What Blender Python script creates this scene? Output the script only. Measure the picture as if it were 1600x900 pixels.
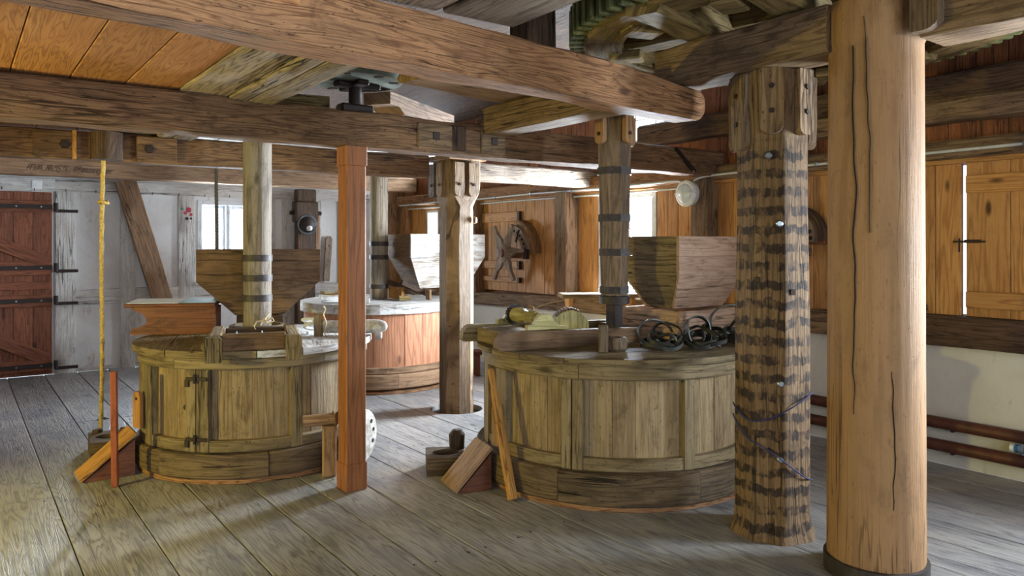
import bpy, math, random
from mathutils import Vector, Matrix, noise as mnoise
for _o in list(bpy.data.objects): bpy.data.objects.remove(_o, do_unlink=True)
SC = bpy.context.scene; COL = SC.collection
rnd = random.Random(7)
R_ = math.radians
PI = math.pi
# ------------------------------------------------------------------ camera
cam_d = bpy.data.cameras.new('camera'); cam = bpy.data.objects.new('camera', cam_d); COL.objects.link(cam)
cam.location = (0, 0, 1.5); cam.rotation_euler = (R_(90), 0, R_(-36.4))
cam_d.sensor_width = 36.0; cam_d.lens = 1180.0/1600.0*36.0
cam_d.shift_y = -(450-382)/1600.0; cam_d.clip_start = 0.05
SC.camera = cam
# ------------------------------------------------------------------ world
W = bpy.data.worlds.new('World'); SC.world = W; W.use_nodes = True
_b = W.node_tree.nodes['Background']; _b.inputs[0].default_value = (0.80, 0.90, 1.0, 1); _b.inputs[1].default_value = 1.6
SC.view_settings.view_transform = 'Standard'; SC.view_settings.look = 'None'
SC.view_settings.gamma = 1.0; SC.view_settings.use_curve_mapping = False
SC.view_settings.exposure = 0.45
# ------------------------------------------------------------------ daylight at the windows of the room, and added fill behind the camera
def daylight(name, loc, rot, sx, sy, power, col=(0.76, 0.88, 1.0)):
    l = bpy.data.lights.new(name, 'AREA'); l.shape = 'RECTANGLE'; l.size = sx; l.size_y = sy
    l.energy = power; l.color = col
    o = bpy.data.objects.new(name, l); COL.objects.link(o); o.location = loc; o.rotation_euler = rot
    return o
TO_MX = (0, R_(90), 0)      # light shines towards -X
TO_PX = (0, R_(-90), 0)
TO_MY = (R_(-90), 0, 0)
TO_PY = (R_(90), 0, 0)
daylight('daylight_back_window', (2.90, 10.50, 1.56), TO_MY, 0.9, 1.15, 300)
daylight('daylight_right_window', (5.78, 5.45, 1.50), TO_MX, 1.0, 0.8, 620)
daylight('daylight_small_window', (5.78, 9.29, 1.55), TO_MX, 0.9, 0.3, 110)
daylight('daylight_upper_window', (5.78, 5.10, 2.78), TO_MX, 0.6, 1.2, 80)
daylight('daylight_upper_far_window', (5.78, 9.40, 2.78), TO_MX, 0.6, 1.2, 90)
daylight('daylight_near_window', (5.78, 0.35, 1.50), TO_MX, 1.0, 1.2, 520)
daylight('added_fill_front', (2.6, -3.3, 1.6), TO_PY, 1.6, 1.3, 84)  # added fill from behind the camera, here and on the next line
daylight('added_fill_front_2', (-0.4, -3.3, 1.6), TO_PY, 1.6, 1.3, 84)
# ------------------------------------------------------------------ materials
def S(r, g, b):
    f = lambda c: ((c/255.0)/12.92) if c/255.0 <= 0.04045 else (((c/255.0)+0.055)/1.055)**2.4
    return (f(r), f(g), f(b), 1.0)
class NT:
    def __init__(s, name):
        s.m = bpy.data.materials.new(name); s.m.use_nodes = True
        s.t = s.m.node_tree; s.t.nodes.clear()
        s.out = s.n('ShaderNodeOutputMaterial'); s.p = s.n('ShaderNodeBsdfPrincipled')
        s.l(s.p.outputs[0], s.out.inputs[0])
    def n(s, t, **k):
        x = s.t.nodes.new(t)
        for a, v in k.items(): setattr(x, a, v)
        return x
    def l(s, a, b): s.t.links.new(a, b)
    def val(s, i, v):
        if hasattr(v, 'default_value') or hasattr(v, 'is_output'): s.l(v, i)
        else: i.default_value = v
    def math(s, op, a, b=0.0, c=0.0, clamp=False):
        x = s.n('ShaderNodeMath', operation=op, use_clamp=clamp)
        s.val(x.inputs[0], a); s.val(x.inputs[1], b); s.val(x.inputs[2], c); return x.outputs[0]
    def mix(s, f, a, b, bt='MIX'):
        x = s.n('ShaderNodeMix', data_type='RGBA', blend_type=bt)
        s.val(x.inputs[0], f); s.val(x.inputs[6], a); s.val(x.inputs[7], b); return x.outputs[2]
    def noise(s, vec, scale, detail=2.0, rough=0.5, dist=0.0):
        x = s.n('ShaderNodeTexNoise'); s.l(vec, x.inputs['Vector'])
        x.inputs['Scale'].default_value = scale; x.inputs['Detail'].default_value = detail
        x.inputs['Roughness'].default_value = rough; x.inputs['Distortion'].default_value = dist
        return x.outputs['Fac']
    def scale(s, vec, v):
        x = s.n('ShaderNodeVectorMath', operation='MULTIPLY'); s.l(vec, x.inputs[0]); x.inputs[1].default_value = v
        return x.outputs[0]
    def step(s, v, lo, hi):
        x = s.n('ShaderNodeMapRange', interpolation_type='SMOOTHSTEP'); s.val(x.inputs[0], v)
        x.inputs[1].default_value = lo; x.inputs[2].default_value = hi
        return x.outputs[0]
    def uvr(s):
        """grain coordinates (u along the grain, metres), shifted per object"""
        uv = s.n('ShaderNodeUVMap', uv_map='grain').outputs[0]
        r = s.n('ShaderNodeObjectInfo').outputs['Random']
        c = s.n('ShaderNodeCombineXYZ'); s.val(c.inputs[0], s.math('MULTIPLY', r, 37.3)); s.val(c.inputs[1], s.math('MULTIPLY', r, 91.7)); s.val(c.inputs[2], s.math('MULTIPLY', r, 13.1))
        a = s.n('ShaderNodeVectorMath', operation='ADD'); s.l(uv, a.inputs[0]); s.l(c.outputs[0], a.inputs[1])
        return a.outputs[0], r
    def bump(s, h, strength, dist=0.004):
        x = s.n('ShaderNodeBump'); s.val(x.inputs['Height'], h); x.inputs['Strength'].default_value = strength
        x.inputs['Distance'].default_value = dist; s.l(x.outputs[0], s.p.inputs['Normal'])
MATS = {}
def wood(name, dark, light, stain=None, stain_amt=0.35, contrast=1.0, rough=0.72, bump=0.5, cracks=0.7, knots=0.8, vary=0.22, ring=46.0, stripes=None, white=None, white_amt=0.0, gscale=1.0, dirt=0.68):
    t = NT(name); v, r = t.uvr()
    field = t.noise(t.scale(v, (0.55*gscale, 7.0*gscale, 1)), 1.9, 2.5, 0.45, 0.15)
    band = t.math('SUBTRACT', 1.0, t.math('POWER', t.math('MULTIPLY_ADD', t.math('SINE', t.math('MULTIPLY', field, ring*1.5)), 0.5, 0.5), 3.0))
    fibre = t.noise(t.scale(v, (7*gscale, 300*gscale, 1)), 1.0, 3.0, 0.65)
    coarse = t.noise(t.scale(v, (1.1*gscale, 62*gscale, 1)), 1.0, 4.0, 0.65)
    blotch = t.noise(t.scale(v, (1.3, 3.0, 1)), 1.5, 4.0, 0.6, 0.3)
    g = t.math('ADD', t.math('MULTIPLY', band, 0.30), t.math('ADD', t.math('MULTIPLY', fibre, 0.42), t.math('MULTIPLY', coarse, 0.40)))
    fac = t.step(g, 0.62-0.50/contrast, 0.62+0.50/contrast)
    col = t.mix(fac, dark, light)
    if stain is not None:
        col = t.mix(t.math('MULTIPLY', t.step(blotch, 0.42, 0.68), stain_amt), col, stain)
    if white is not None:
        wn = t.noise(t.scale(v, (2.2, 9, 1)), 1.6, 5.0, 0.65, 0.4)
        col = t.mix(t.math('MULTIPLY', t.step(wn, 0.58-0.25*white_amt, 0.66-0.10*white_amt), min(1, .55+.5*white_amt)), col, white)
    ht = t.math('ADD', t.math('MULTIPLY', band, 0.35), t.math('ADD', fibre, coarse))
    if stripes is not None:
        zc = t.n('ShaderNodeSeparateXYZ'); t.l(t.n('ShaderNodeUVMap', uv_map='grain').outputs[0], zc.inputs[0])
        cv = t.n('ShaderNodeUVMap', uv_map='grain').outputs[0]
        wob = t.noise(t.scale(cv, (2.0, 3.4, 1)), 3.0, 4.0, 0.7)
        wet = t.noise(t.scale(cv, (3, 6, 1)), 3.0, 4.0, 0.65)
        ph = t.math('ADD', t.math('MULTIPLY', zc.outputs[0], 10.6), t.math('MULTIPLY', wob, 1.1))
        s_ = t.math('SINE', t.math('MULTIPLY', ph, 2*PI))
        low = t.math('MULTIPLY', t.step(zc.outputs[0], 2.06, 1.98), t.step(wob, 0.28, 0.36))
        m = t.math('MULTIPLY', t.math('MULTIPLY', t.step(s_, -0.18, 0.25), low), t.step(wet, 0.36, 0.56))
        col = t.mix(t.math('MULTIPLY', m, 0.86), col, stripes)
    if knots > 0:
        vo = t.n('ShaderNodeTexVoronoi', feature='F1'); t.l(t.scale(v, (1.5, 4.2, 1)), vo.inputs['Vector']); vo.inputs['Scale'].default_value = 1.0
        k = t.math('SUBTRACT', 1.0, t.step(vo.outputs['Distance'], 0.035, 0.11))
        col = t.mix(t.math('MULTIPLY', k, knots), col, tuple(c*0.30 for c in dark[:3])+(1,))
    if cracks > 0:
        cn = t.noise(t.scale(v, (0.55, 13, 1)), 1.0, 3.0, 0.55)
        gate = t.step(t.noise(t.scale(v, (0.9, 3.0, 1)), 1.0, 1.0), 0.46, 0.58)
        ck = t.math('MULTIPLY', t.math('SUBTRACT', 1.0, t.step(t.math('ABSOLUTE', t.math('SUBTRACT', cn, 0.5)), 0.004, 0.014)), gate)
        col = t.mix(t.math('MULTIPLY', ck, cracks), col, tuple(c*0.12 for c in dark[:3])+(1,))
        ht = t.math('SUBTRACT', ht, t.math('MULTIPLY', ck, 2.5))
    if dirt > 0:
        dn = t.noise(t.scale(v, (2.2, 4.5, 1)), 2.2, 6.0, 0.68, 0.5); dn2 = t.noise(t.scale(v, (9, 16, 1)), 2.0, 5.0, 0.7)
        dk = t.math('ADD', t.math('MULTIPLY', t.step(dn, 0.52, 0.70), 0.75), t.math('MULTIPLY', t.step(dn2, 0.56, 0.72), 0.55), clamp=True)
        col = t.mix(t.math('MULTIPLY', dk, dirt), col, tuple(c*0.40 for c in dark[:3])+(1,))
        pit = t.math('MULTIPLY', t.step(t.noise(t.scale(v, (26, 70, 1)), 1.0, 3.0, 0.7), 0.63, 0.70), dirt)
        col = t.mix(pit, col, tuple(c*0.22 for c in dark[:3])+(1,)); ht = t.math('SUBTRACT', ht, pit)
    br = t.math('MULTIPLY_ADD', t.math('FRACT', t.math('MULTIPLY', r, 17.77)), vary*2, 1.0-vary)
    cc = t.n('ShaderNodeCombineXYZ')
    for i in range(3): t.val(cc.inputs[i], br)
    col = t.mix(1.0, col, cc.outputs[0], 'MULTIPLY')
    t.l(col, t.p.inputs['Base Color'])
    t.p.inputs['Roughness'].default_value = rough; t.p.inputs['Specular IOR Level'].default_value = 0.3
    t.bump(ht, min(1.0, bump*1.25), 0.008)
    MATS[name] = t.m; return t.m
def plain(name, col, rough=0.6, metal=0.0, noise_amt=0.25, nscale=25.0, bump=0.0, col2=None, trans=0.0, emit=None):
    t = NT(name); tc = t.n('ShaderNodeTexCoord').outputs['Object']
    nz = t.noise(tc, nscale, 4.0, 0.6)
    c2 = col2 if col2 else tuple(c*(1-noise_amt*1.6) for c in col[:3])+(1,)
    t.l(t.mix(t.step(nz, 0.35, 0.68), c2, col), t.p.inputs['Base Color'])
    t.p.inputs['Roughness'].default_value = rough; t.p.inputs['Metallic'].default_value = metal
    if bump: t.bump(nz, bump, 0.004)
    if trans: t.p.inputs['Transmission Weight'].default_value = trans
    if emit: t.p.inputs['Emission Color'].default_value = emit[0]; t.p.inputs['Emission Strength'].default_value = emit[1]
    MATS[name] = t.m; return t.m
def plaster(name, col, dirt, patch):
    t = NT(name); tc = t.n('ShaderNodeTexCoord').outputs['Object']
    a = t.noise(tc, 1.7, 5.0, 0.65, 0.4); b = t.noise(tc, 14.0, 4.0, 0.7); c = t.noise(tc, 60.0, 3.0, 0.6)
    d = t.noise(t.scale(tc, (1, 1, 0.35)), 3.1, 5.0, 0.7, 0.6)
    col_ = t.mix(t.math('MULTIPLY', t.step(a, 0.40, 0.72), 0.55), col, dirt)
    col_ = t.mix(t.math('MULTIPLY', t.step(d, 0.60, 0.70), 0.65), col_, patch)
    col_ = t.mix(t.math('MULTIPLY', t.step(b, 0.62, 0.75), 0.35), col_, dirt)
    t.l(col_, t.p.inputs['Base Color']); t.p.inputs['Roughness'].default_value = 0.88
    t.bump(t.math('ADD', b, t.math('MULTIPLY', c, 0.5)), 0.35, 0.008)
    MATS[name] = t.m; return t.m
wood('beam_wood', S(84, 56, 36), S(176, 134, 94), S(80, 62, 48), 0.5, ring=52, bump=0.8, knots=0.9)
wood('beam_orange', S(104, 64, 38), S(198, 146, 100), S(116, 90, 66), 0.4, ring=60, bump=0.7)
wood('beam_grey', S(104, 86, 70), S(192, 170, 148), S(120, 102, 84), 0.4, ring=40, bump=0.8, cracks=0.9)
wood('beam_dark', S(54, 40, 30), S(116, 88, 66), S(50, 40, 32), 0.5, bump=0.8)
wood('oak_post', S(118, 84, 54), S(178, 136, 92), S(138, 106, 72), 0.45, contrast=0.6, ring=14, bump=0.35, knots=0.5, vary=0.02, dirt=0.4)
wood('oak_old', S(92, 70, 50), S(172, 140, 104), S(88, 70, 50), 0.5, ring=34, bump=0.9, vary=0.10)
wood('striped_oak', S(96, 74, 52), S(170, 136, 98), S(104, 80, 58), 0.5, ring=34, bump=1.0, vary=0.02, stripes=S(44, 36, 38))
wood('new_post', S(112, 66, 36), S(176, 112, 64), S(146, 88, 46), 0.3, ring=26, bump=0.25, cracks=0.25, knots=1.0, vary=0.02, rough=0.55, dirt=0.3)
wood('ceil_orange', S(128, 80, 46), S(198, 142, 92), S(156, 100, 58), 0.5, ring=64, bump=0.25, cracks=0.1, knots=0.8, vary=0.12, rough=0.5, dirt=0.25)
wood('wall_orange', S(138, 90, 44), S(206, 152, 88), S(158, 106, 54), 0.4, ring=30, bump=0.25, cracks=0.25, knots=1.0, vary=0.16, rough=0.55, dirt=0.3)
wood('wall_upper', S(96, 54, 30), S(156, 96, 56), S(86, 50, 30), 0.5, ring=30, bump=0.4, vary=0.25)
wood('floor_wood', S(102, 97, 93), S(184, 180, 175), S(94, 98, 108), 0.5, ring=50, bump=0.35, cracks=0.45, knots=0.5, vary=0.14, rough=0.37, dirt=0.4, contrast=0.9)
wood('tun_wood', S(116, 94, 64), S(182, 156, 116), S(108, 84, 58), 0.5, ring=30, bump=0.5, cracks=0.35, knots=0.6, vary=0.09, contrast=0.7)
wood('tun_frame', S(98, 82, 56), S(166, 144, 106), S(92, 74, 50), 0.5, ring=34, bump=0.6, vary=0.10, contrast=0.8)
wood('tun_base', S(78, 62, 45), S(140, 116, 86), S(64, 50, 38), 0.6, ring=36, bump=0.9, cracks=0.9, vary=0.12)
wood('tun_lid', S(88, 72, 50), S(162, 140, 102), S(84, 70, 50), 0.5, ring=34, bump=0.7, cracks=0.8, vary=0.12)
wood('tun_red', S(146, 90, 64), S(208, 152, 116), S(176, 118, 88), 0.3, ring=26, bump=0.2, cracks=0.1, knots=0.7, vary=0.08, rough=0.5, dirt=0.15)
wood('floury_lit_wood', S(150, 134, 116), S(220, 212, 202), S(130, 112, 94), 0.35, ring=34, bump=0.6, white=S(232, 230, 226), white_amt=0.7, vary=0.06)  # flour on the lids; window light put into the colour on the far hopper
wood('hopper_wood', S(86, 64, 44), S(150, 116, 82), S(78, 60, 44), 0.5, ring=36, bump=0.5, vary=0.10, contrast=0.8)
wood('hopper_pink', S(150, 116, 92), S(206, 174, 148), S(138, 108, 88), 0.4, ring=36, bump=0.4, vary=0.06)
wood('shaft_wood', S(102, 90, 76), S(166, 152, 134), S(106, 88, 70), 0.45, ring=24, bump=0.6, cracks=0.9, vary=0.05)
wood('shaft_dark', S(84, 66, 48), S(160, 132, 102), S(78, 62, 50), 0.5, ring=28, bump=0.9, cracks=0.9, vary=0.05)
wood('door_wood', S(88, 48, 32), S(150, 92, 64), S(84, 48, 34), 0.4, ring=40, bump=0.35, cracks=0.3, vary=0.10)
wood('desk_wood', S(84, 46, 28), S(130, 78, 50), S(76, 42, 28), 0.4, ring=26, bump=0.2, cracks=0.1, knots=1.0, vary=0.05, rough=0.45)
wood('red_stick', S(112, 52, 30), S(168, 92, 58), None, bump=0.3, knots=0.2, vary=0.03)
wood('yellow_stick', S(150, 100, 44), S(214, 158, 84), S(128, 82, 40), 0.4, bump=0.4, knots=0.3, vary=0.03)
wood('white_timber', S(190, 184, 176), S(226, 222, 216), S(150, 132, 116), 0.35, ring=34, bump=0.7, cracks=0.8, knots=0.2, vary=0.05)
wood('brace_wood', S(120, 90, 66), S(182, 146, 112), S(104, 78, 58), 0.4, ring=30, bump=0.5, vary=0.03)
wood('gear_wood', S(98, 78, 46), S(176, 146, 94), S(96, 88, 48), 0.6, ring=30, bump=0.8, vary=0.10)
wood('cog_wood', S(86, 92, 54), S(158, 160, 104), S(84, 70, 46), 0.5, ring=30, bump=0.6, knots=0.0, vary=0.15)
wood('window_paint', S(196, 200, 204), S(232, 234, 236), S(176, 178, 178), 0.3, bump=0.2, knots=0.0, cracks=0.2, vary=0.02, rough=0.5)
wood('turned_wood', S(124, 112, 62), S(196, 182, 118), S(110, 98, 56), 0.5, ring=26, bump=0.3, knots=0.0, vary=0.05, rough=0.45)
plaster('white_plaster', S(214, 212, 210), S(182, 174, 166), S(156, 132, 112))
plaster('grey_plaster', S(206, 200, 186), S(182, 174, 158), S(170, 156, 136))
plain('iron', S(48, 44, 44), 0.6, 0.6, 0.3, 40, 0.3, col2=S(60, 44, 36))
plain('iron_band', S(70, 62, 58), 0.6, 0.35, 0.3, 30, 0.3, col2=S(54, 44, 40))
plain('steel', S(150, 156, 160), 0.35, 0.9, 0.2, 30)
plain('rope_yellow', S(212, 176, 96), 0.9, 0, 0.3, 90, 0.4)
plain('rope_dark', S(92, 86, 80), 0.9, 0, 0.3, 90, 0.4)
plain('string_brown', S(150, 112, 64), 0.9, 0, 0.3, 90, 0.4)
plain('string_pale', S(212, 190, 150), 0.9, 0, 0.2, 90, 0.2)
plain('string_blue', S(52, 60, 110), 0.8, 0, 0.2, 60)
plain('leather', S(46, 48, 36), 0.55, 0, 0.35, 30, 0.4, col2=S(34, 28, 22))
plain('cable_grey', S(196, 196, 190), 0.5, 0, 0.1, 20)
plain('pipe_brown', S(96, 54, 38), 0.5, 0.1, 0.25, 14, 0.1)
plain('fitting_blue', S(58, 120, 160), 0.4, 0, 0.2, 20)
plain('enamel', S(226, 226, 222), 0.35, 0, 0.1, 14)
plain('lamp_glass', S(206, 214, 220), 0.15, 0, 0.08, 10)
plain('paper', S(226, 232, 238), 0.7, 0, 0.05, 12)
plain('paper_blue', S(150, 190, 214), 0.6, 0, 0.1, 12)
plain('dark_void', S(20, 16, 14), 0.9, 0, 0.2, 10)
plain('stone_grey', S(136, 140, 126), 0.9, 0, 0.4, 9, 0.5, col2=S(96, 104, 88))
plain('pale_wood_block', S(206, 202, 194), 0.85, 0, 0.3, 18, 0.5, col2=S(150, 140, 126))
plain('graphite', S(88, 66, 54), 0.9, 0, 0.1, 40)
plain('red_paint', S(190, 60, 80), 0.8, 0, 0.2, 40)
plain('green_paint', S(80, 150, 116), 0.8, 0, 0.2, 60)
plain('cloth_white', S(222, 222, 218), 0.9, 0, 0.12, 16, 0.2)
tg = NT('window_glass'); tg.p.inputs['Base Color'].default_value = (0.95, 0.98, 1, 1); tg.p.inputs['Roughness'].default_value = 0.02
_tr = tg.n('ShaderNodeBsdfTransparent'); _gl = tg.n('ShaderNodeBsdfGlossy'); _gl.inputs['Roughness'].default_value = 0.05
_mx = tg.n('ShaderNodeMixShader'); _mx.inputs[0].default_value = 0.06
tg.l(_tr.outputs[0], _mx.inputs[1]); tg.l(_gl.outputs[0], _mx.inputs[2]); tg.l(_mx.outputs[0], tg.out.inputs[0]); MATS['window_glass'] = tg.m
# ------------------------------------------------------------------ mesh helpers
class MB:
    """collects geometry of ONE mesh; every face carries grain coordinates"""
    def __init__(s): s.v = []; s.f = []; s.uv = []
    def add(s, pts, faces, uvs):
        b = len(s.v); s.v += [tuple(p) for p in pts]
        for f, u in zip(faces, uvs): s.f.append(tuple(b+i for i in f)); s.uv.append(u)
        return s
    def prim(s, pts, faces, g='x', M=None, cyl=None):
        o = {'x': (0, 1, 2), 'y': (1, 0, 2), 'z': (2, 0, 1)}[g]
        uvs = [[(pts[i][o[0]], pts[i][o[1]]+pts[i][o[2]]) for i in f] for f in faces]
        if M is not None: pts = [M @ Vector(p) for p in pts]
        return s.add(pts, faces, uvs)
    def box(s, x0, x1, y0, y1, z0, z1, g='x', c=0.006, M=None):
        """chamfered box"""
        c = min(c, abs(x1-x0)*.3, abs(y1-y0)*.3, abs(z1-z0)*.3)
        P = []
        ix = {}
        for i, X in enumerate((x0, x1)):
            for j, Y in enumerate((y0, y1)):
                for k, Z in enumerate((z0, z1)):
                    sx = c if i == 0 else -c; sy = c if j == 0 else -c; sz = c if k == 0 else -c
                    ix[i, j, k, 0] = len(P); P.append((X, Y+sy, Z+sz))
                    ix[i, j, k, 1] = len(P); P.append((X+sx, Y, Z+sz))
                    ix[i, j, k, 2] = len(P); P.append((X+sx, Y+sy, Z))
        F = []
        def q(*a): F.append(a)
        I = lambda i, j, k, d: ix[i, j, k, d]
        q(I(0,0,0,0), I(0,0,1,0), I(0,1,1,0), I(0,1,0,0)); q(I(1,0,0,0), I(1,1,0,0), I(1,1,1,0), I(1,0,1,0))
        q(I(0,0,0,1), I(1,0,0,1), I(1,0,1,1), I(0,0,1,1)); q(I(0,1,0,1), I(0,1,1,1), I(1,1,1,1), I(1,1,0,1))
        q(I(0,0,0,2), I(0,1,0,2), I(1,1,0,2), I(1,0,0,2)); q(I(0,0,1,2), I(1,0,1,2), I(1,1,1,2), I(0,1,1,2))
        for k in (0, 1):
            for i in (0, 1):
                for j in (0, 1):
                    t = (I(i,j,k,0), I(i,j,k,1), I(i,j,k,2)); F.append(t if (i+j+k) % 2 == 0 else t[::-1])
        def edge(a, b, c_, d): F.append((a, b, c_, d))
        for i in (0, 1):
            for j in (0, 1): # vertical edges
                t = (I(i,j,0,0), I(i,j,0,1), I(i,j,1,1), I(i,j,1,0)); F.append(t if (i+j) % 2 == 0 else t[::-1])
        for i in (0, 1):
            for k in (0, 1):
                t = (I(i,0,k,0), I(i,1,k,0), I(i,1,k,2), I(i,0,k,2)); F.append(t if (i+k) % 2 == 0 else t[::-1])
        for j in (0, 1):
            for k in (0, 1):
                t = (I(0,j,k,1), I(0,j,k,2), I(1,j,k,2), I(1,j,k,1)); F.append(t if (j+k) % 2 == 0 else t[::-1])
        return s.prim(P, F, g, M)
    def loft(s, rings, us=None, caps=True, vs=None):
        """rings: equal-length closed point loops"""
        n = len(rings[0]); b = []
        pts = []; F = []; U = []
        if us is None:
            us = [0.0]
            for a, c in zip(rings, rings[1:]):
                ca = sum((Vector(p) for p in a), Vector())/n; cc = sum((Vector(p) for p in c), Vector())/n
                us.append(us[-1]+max((cc-ca).length, 1e-4))
        per = [0.0]
        big = max(rings, key=lambda r: sum((Vector(r[i])-Vector(r[(i+1) % n])).length for i in range(n)))
        for i in range(n): per.append(per[-1]+(Vector(big[i])-Vector(big[(i+1) % n])).length)
        if vs: per = vs
        for r in rings: pts += r
        for k in range(len(rings)-1):
            for i in range(n):
                j = (i+1) % n
                F.append((k*n+i, k*n+j, (k+1)*n+j, (k+1)*n+i))
                U.append([(us[k], per[i]), (us[k], per[i+1]), (us[k+1], per[i+1]), (us[k+1], per[i])])
        if caps:
            for k, rev in ((0, True), (len(rings)-1, False)):
                idx = [k*n+i for i in range(n)]
                c0 = Vector(rings[k][0])
                uu = [(us[k]+0.3*(Vector(rings[k][i])-c0).length*0.1, (Vector(rings[k][i])-c0).length) for i in range(n)]
                if rev: idx = idx[::-1]; uu = uu[::-1]
                F.append(tuple(idx)); U.append(uu)
        return s.add(pts, F, U)
    def lathe(s, prof, n=24, M=None, caps=True, ang=(0, 2*PI), g='z'):
        """profile [(r, z)] about local z"""
        rings = []
        for r, z in prof:
            rings.append([(max(r, 1e-4)*math.cos(2*PI*i/n), max(r, 1e-4)*math.sin(2*PI*i/n), z) for i in range(n)])
        if M is not None: rings = [[tuple(M @ Vector(p)) for p in q] for q in rings]
        us = [0.0]
        for a, c in zip(prof, prof[1:]): us.append(us[-1]+max(math.hypot(a[0]-c[0], a[1]-c[1]), 1e-4))
        return s.loft(rings, us, caps)
    def tube(s, p0, p1, r0, r1=None, n=12, caps=True):
        r1 = r0 if r1 is None else r1
        p0 = Vector(p0); p1 = Vector(p1); M = frame(p0, p1); L = (p1-p0).length
        return s.lathe([(r0, 0), (r1, L)], n, M, caps)
    def sweep(s, path, r, n=8, twist=0.0, lobes=0, closed=False):
        P = [Vector(p) for p in path]; rings = []
        up = Vector((0.13, 0.21, 0.97)); us = [0.0]
        for i, p in enumerate(P):
            t = (P[min(i+1, len(P)-1)]-P[max(i-1, 0)]).normalized()
            if i: us.append(us[-1]+(P[i]-P[i-1]).length)
            a = t.cross(up)
            if a.length < 1e-3: a = t.cross(Vector((1, 0, 0)))
            a.normalize(); b = t.cross(a)
            rr = r[i] if isinstance(r, (list, tuple)) else r
            ring = []
            for k in range(n):
                th = 2*PI*k/n
                q = rr*(1+(0.22*math.cos(lobes*(th-twist*us[-1])) if lobes else 0))
                ring.append(tuple(p+a*math.cos(th)*q+b*math.sin(th)*q))
            rings.append(ring)
        return s.loft(rings, us)
    def prism(s, outline, z0, z1, g='x', M=None, rim=False):
        """flat outline (counter-clockwise in local xy) extruded along local z"""
        n = len(outline)
        pts = [(x, y, z0) for x, y in outline]+[(x, y, z1) for x, y in outline]
        F = [tuple(range(n))[::-1], tuple(range(n, 2*n))]+[(i, (i+1) % n, n+(i+1) % n, n+i) for i in range(n)]
        k0 = len(s.f); s.prim(pts, F, g, M)
        if rim:                                   # grain follows the edge
            for i in range(n):
                a = outline[i]; b = outline[(i+1) % n]; L = math.hypot(b[0]-a[0], b[1]-a[1]); u0 = math.atan2(a[1], a[0])*math.hypot(*a)
                s.uv[k0+2+i] = [(u0, z0), (u0+L, z0), (u0+L, z1), (u0, z1)]
        return s
    def arc(s, r0, r1, z0, z1, a0, a1, n=None, c=0.0, g='t'):
        """part of a ring about local z; grain runs round the ring ('t') or up ('z')"""
        n = n or max(1, int(abs(a1-a0)/R_(4))); rings = []; us = []
        c = min(c, (r1-r0)*.3, (z1-z0)*.3)
        for i in range(n+1):
            a = a0+(a1-a0)*i/n; ca, sa = math.cos(a), math.sin(a); us.append(a*r1)
            sec = [(r0, z0), (r1-c, z0), (r1, z0+c), (r1, z1-c), (r1-c, z1), (r0, z1)] if c else [(r0, z0), (r1, z0), (r1, z1), (r0, z1)]
            rings.append([(r*ca, r*sa, z) for r, z in sec])
        k = len(s.f); s.loft(rings, us)
        if g == 'z':
            for j in range(k, len(s.f)): s.uv[j] = [(s.v[i][2], math.atan2(s.v[i][1], s.v[i][0])*r1+math.hypot(s.v[i][0], s.v[i][1])) for i in s.f[j]]
        return s
    def build(s, name, mat, parent=None, loc=None, rot=None, smooth=None):
        me = bpy.data.meshes.new(name); me.from_pydata(s.v, [], s.f)
        uvl = me.uv_layers.new(name='grain')
        flat = []
        for u in s.uv:
            for a in u: flat += [a[0], a[1]]
        uvl.data.foreach_set('uv', flat)
        me.materials.append(MATS[mat]); me.update()
        if smooth is not None:
            me.shade_smooth(); me.set_sharp_from_angle(angle=R_(smooth))
        o = bpy.data.objects.new(name, me); COL.objects.link(o)
        if parent is not None: o.parent = parent
        if loc is not None: o.location = loc
        if rot is not None: o.rotation_euler = rot
        return o
def frame(p0, p1, roll=0.0):
    """matrix whose local z runs from p0 to p1"""
    p0 = Vector(p0); z = (Vector(p1)-p0).normalized()
    up = Vector((0, 0, 1)) if abs(z.z) < 0.95 else Vector((0, 1, 0))
    x = up.cross(z).normalized(); y = z.cross(x)
    M = Matrix((x, y, z)).transposed().to_4x4(); M.translation = p0
    return M @ Matrix.Rotation(roll, 4, 'Z')
def frame_x(p0, p1):
    """matrix whose local x runs from p0 to p1, z as upright as can be"""
    p0 = Vector(p0); x = (Vector(p1)-p0).normalized()
    y = Vector((0, 0, 1)).cross(x).normalized(); z = x.cross(y)
    M = Matrix((x, y, z)).transposed().to_4x4(); M.translation = p0
    return M
def tag(o, label, cat, group=None):
    o['label'] = label; o['category'] = cat
    if group: o['group'] = group
    return o
def thing(name, label, cat, loc=(0, 0, 0), rz=0.0, group=None):
    o = bpy.data.objects.new(name, None); COL.objects.link(o); o.empty_display_size = 0.1
    o.location = loc; o.rotation_euler = (0, 0, rz)
    return tag(o, label, cat, group)
def structure(o): o['kind'] = 'structure'; return o
def struct_empty(name):
    o = bpy.data.objects.new(name, None); COL.objects.link(o); o['kind'] = 'structure'; return o
def wob(i, seed, f=1.0):
    return mnoise.noise(Vector((i*0.37*f+seed*7.13, seed*3.7+0.5, seed*1.9)))
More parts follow.
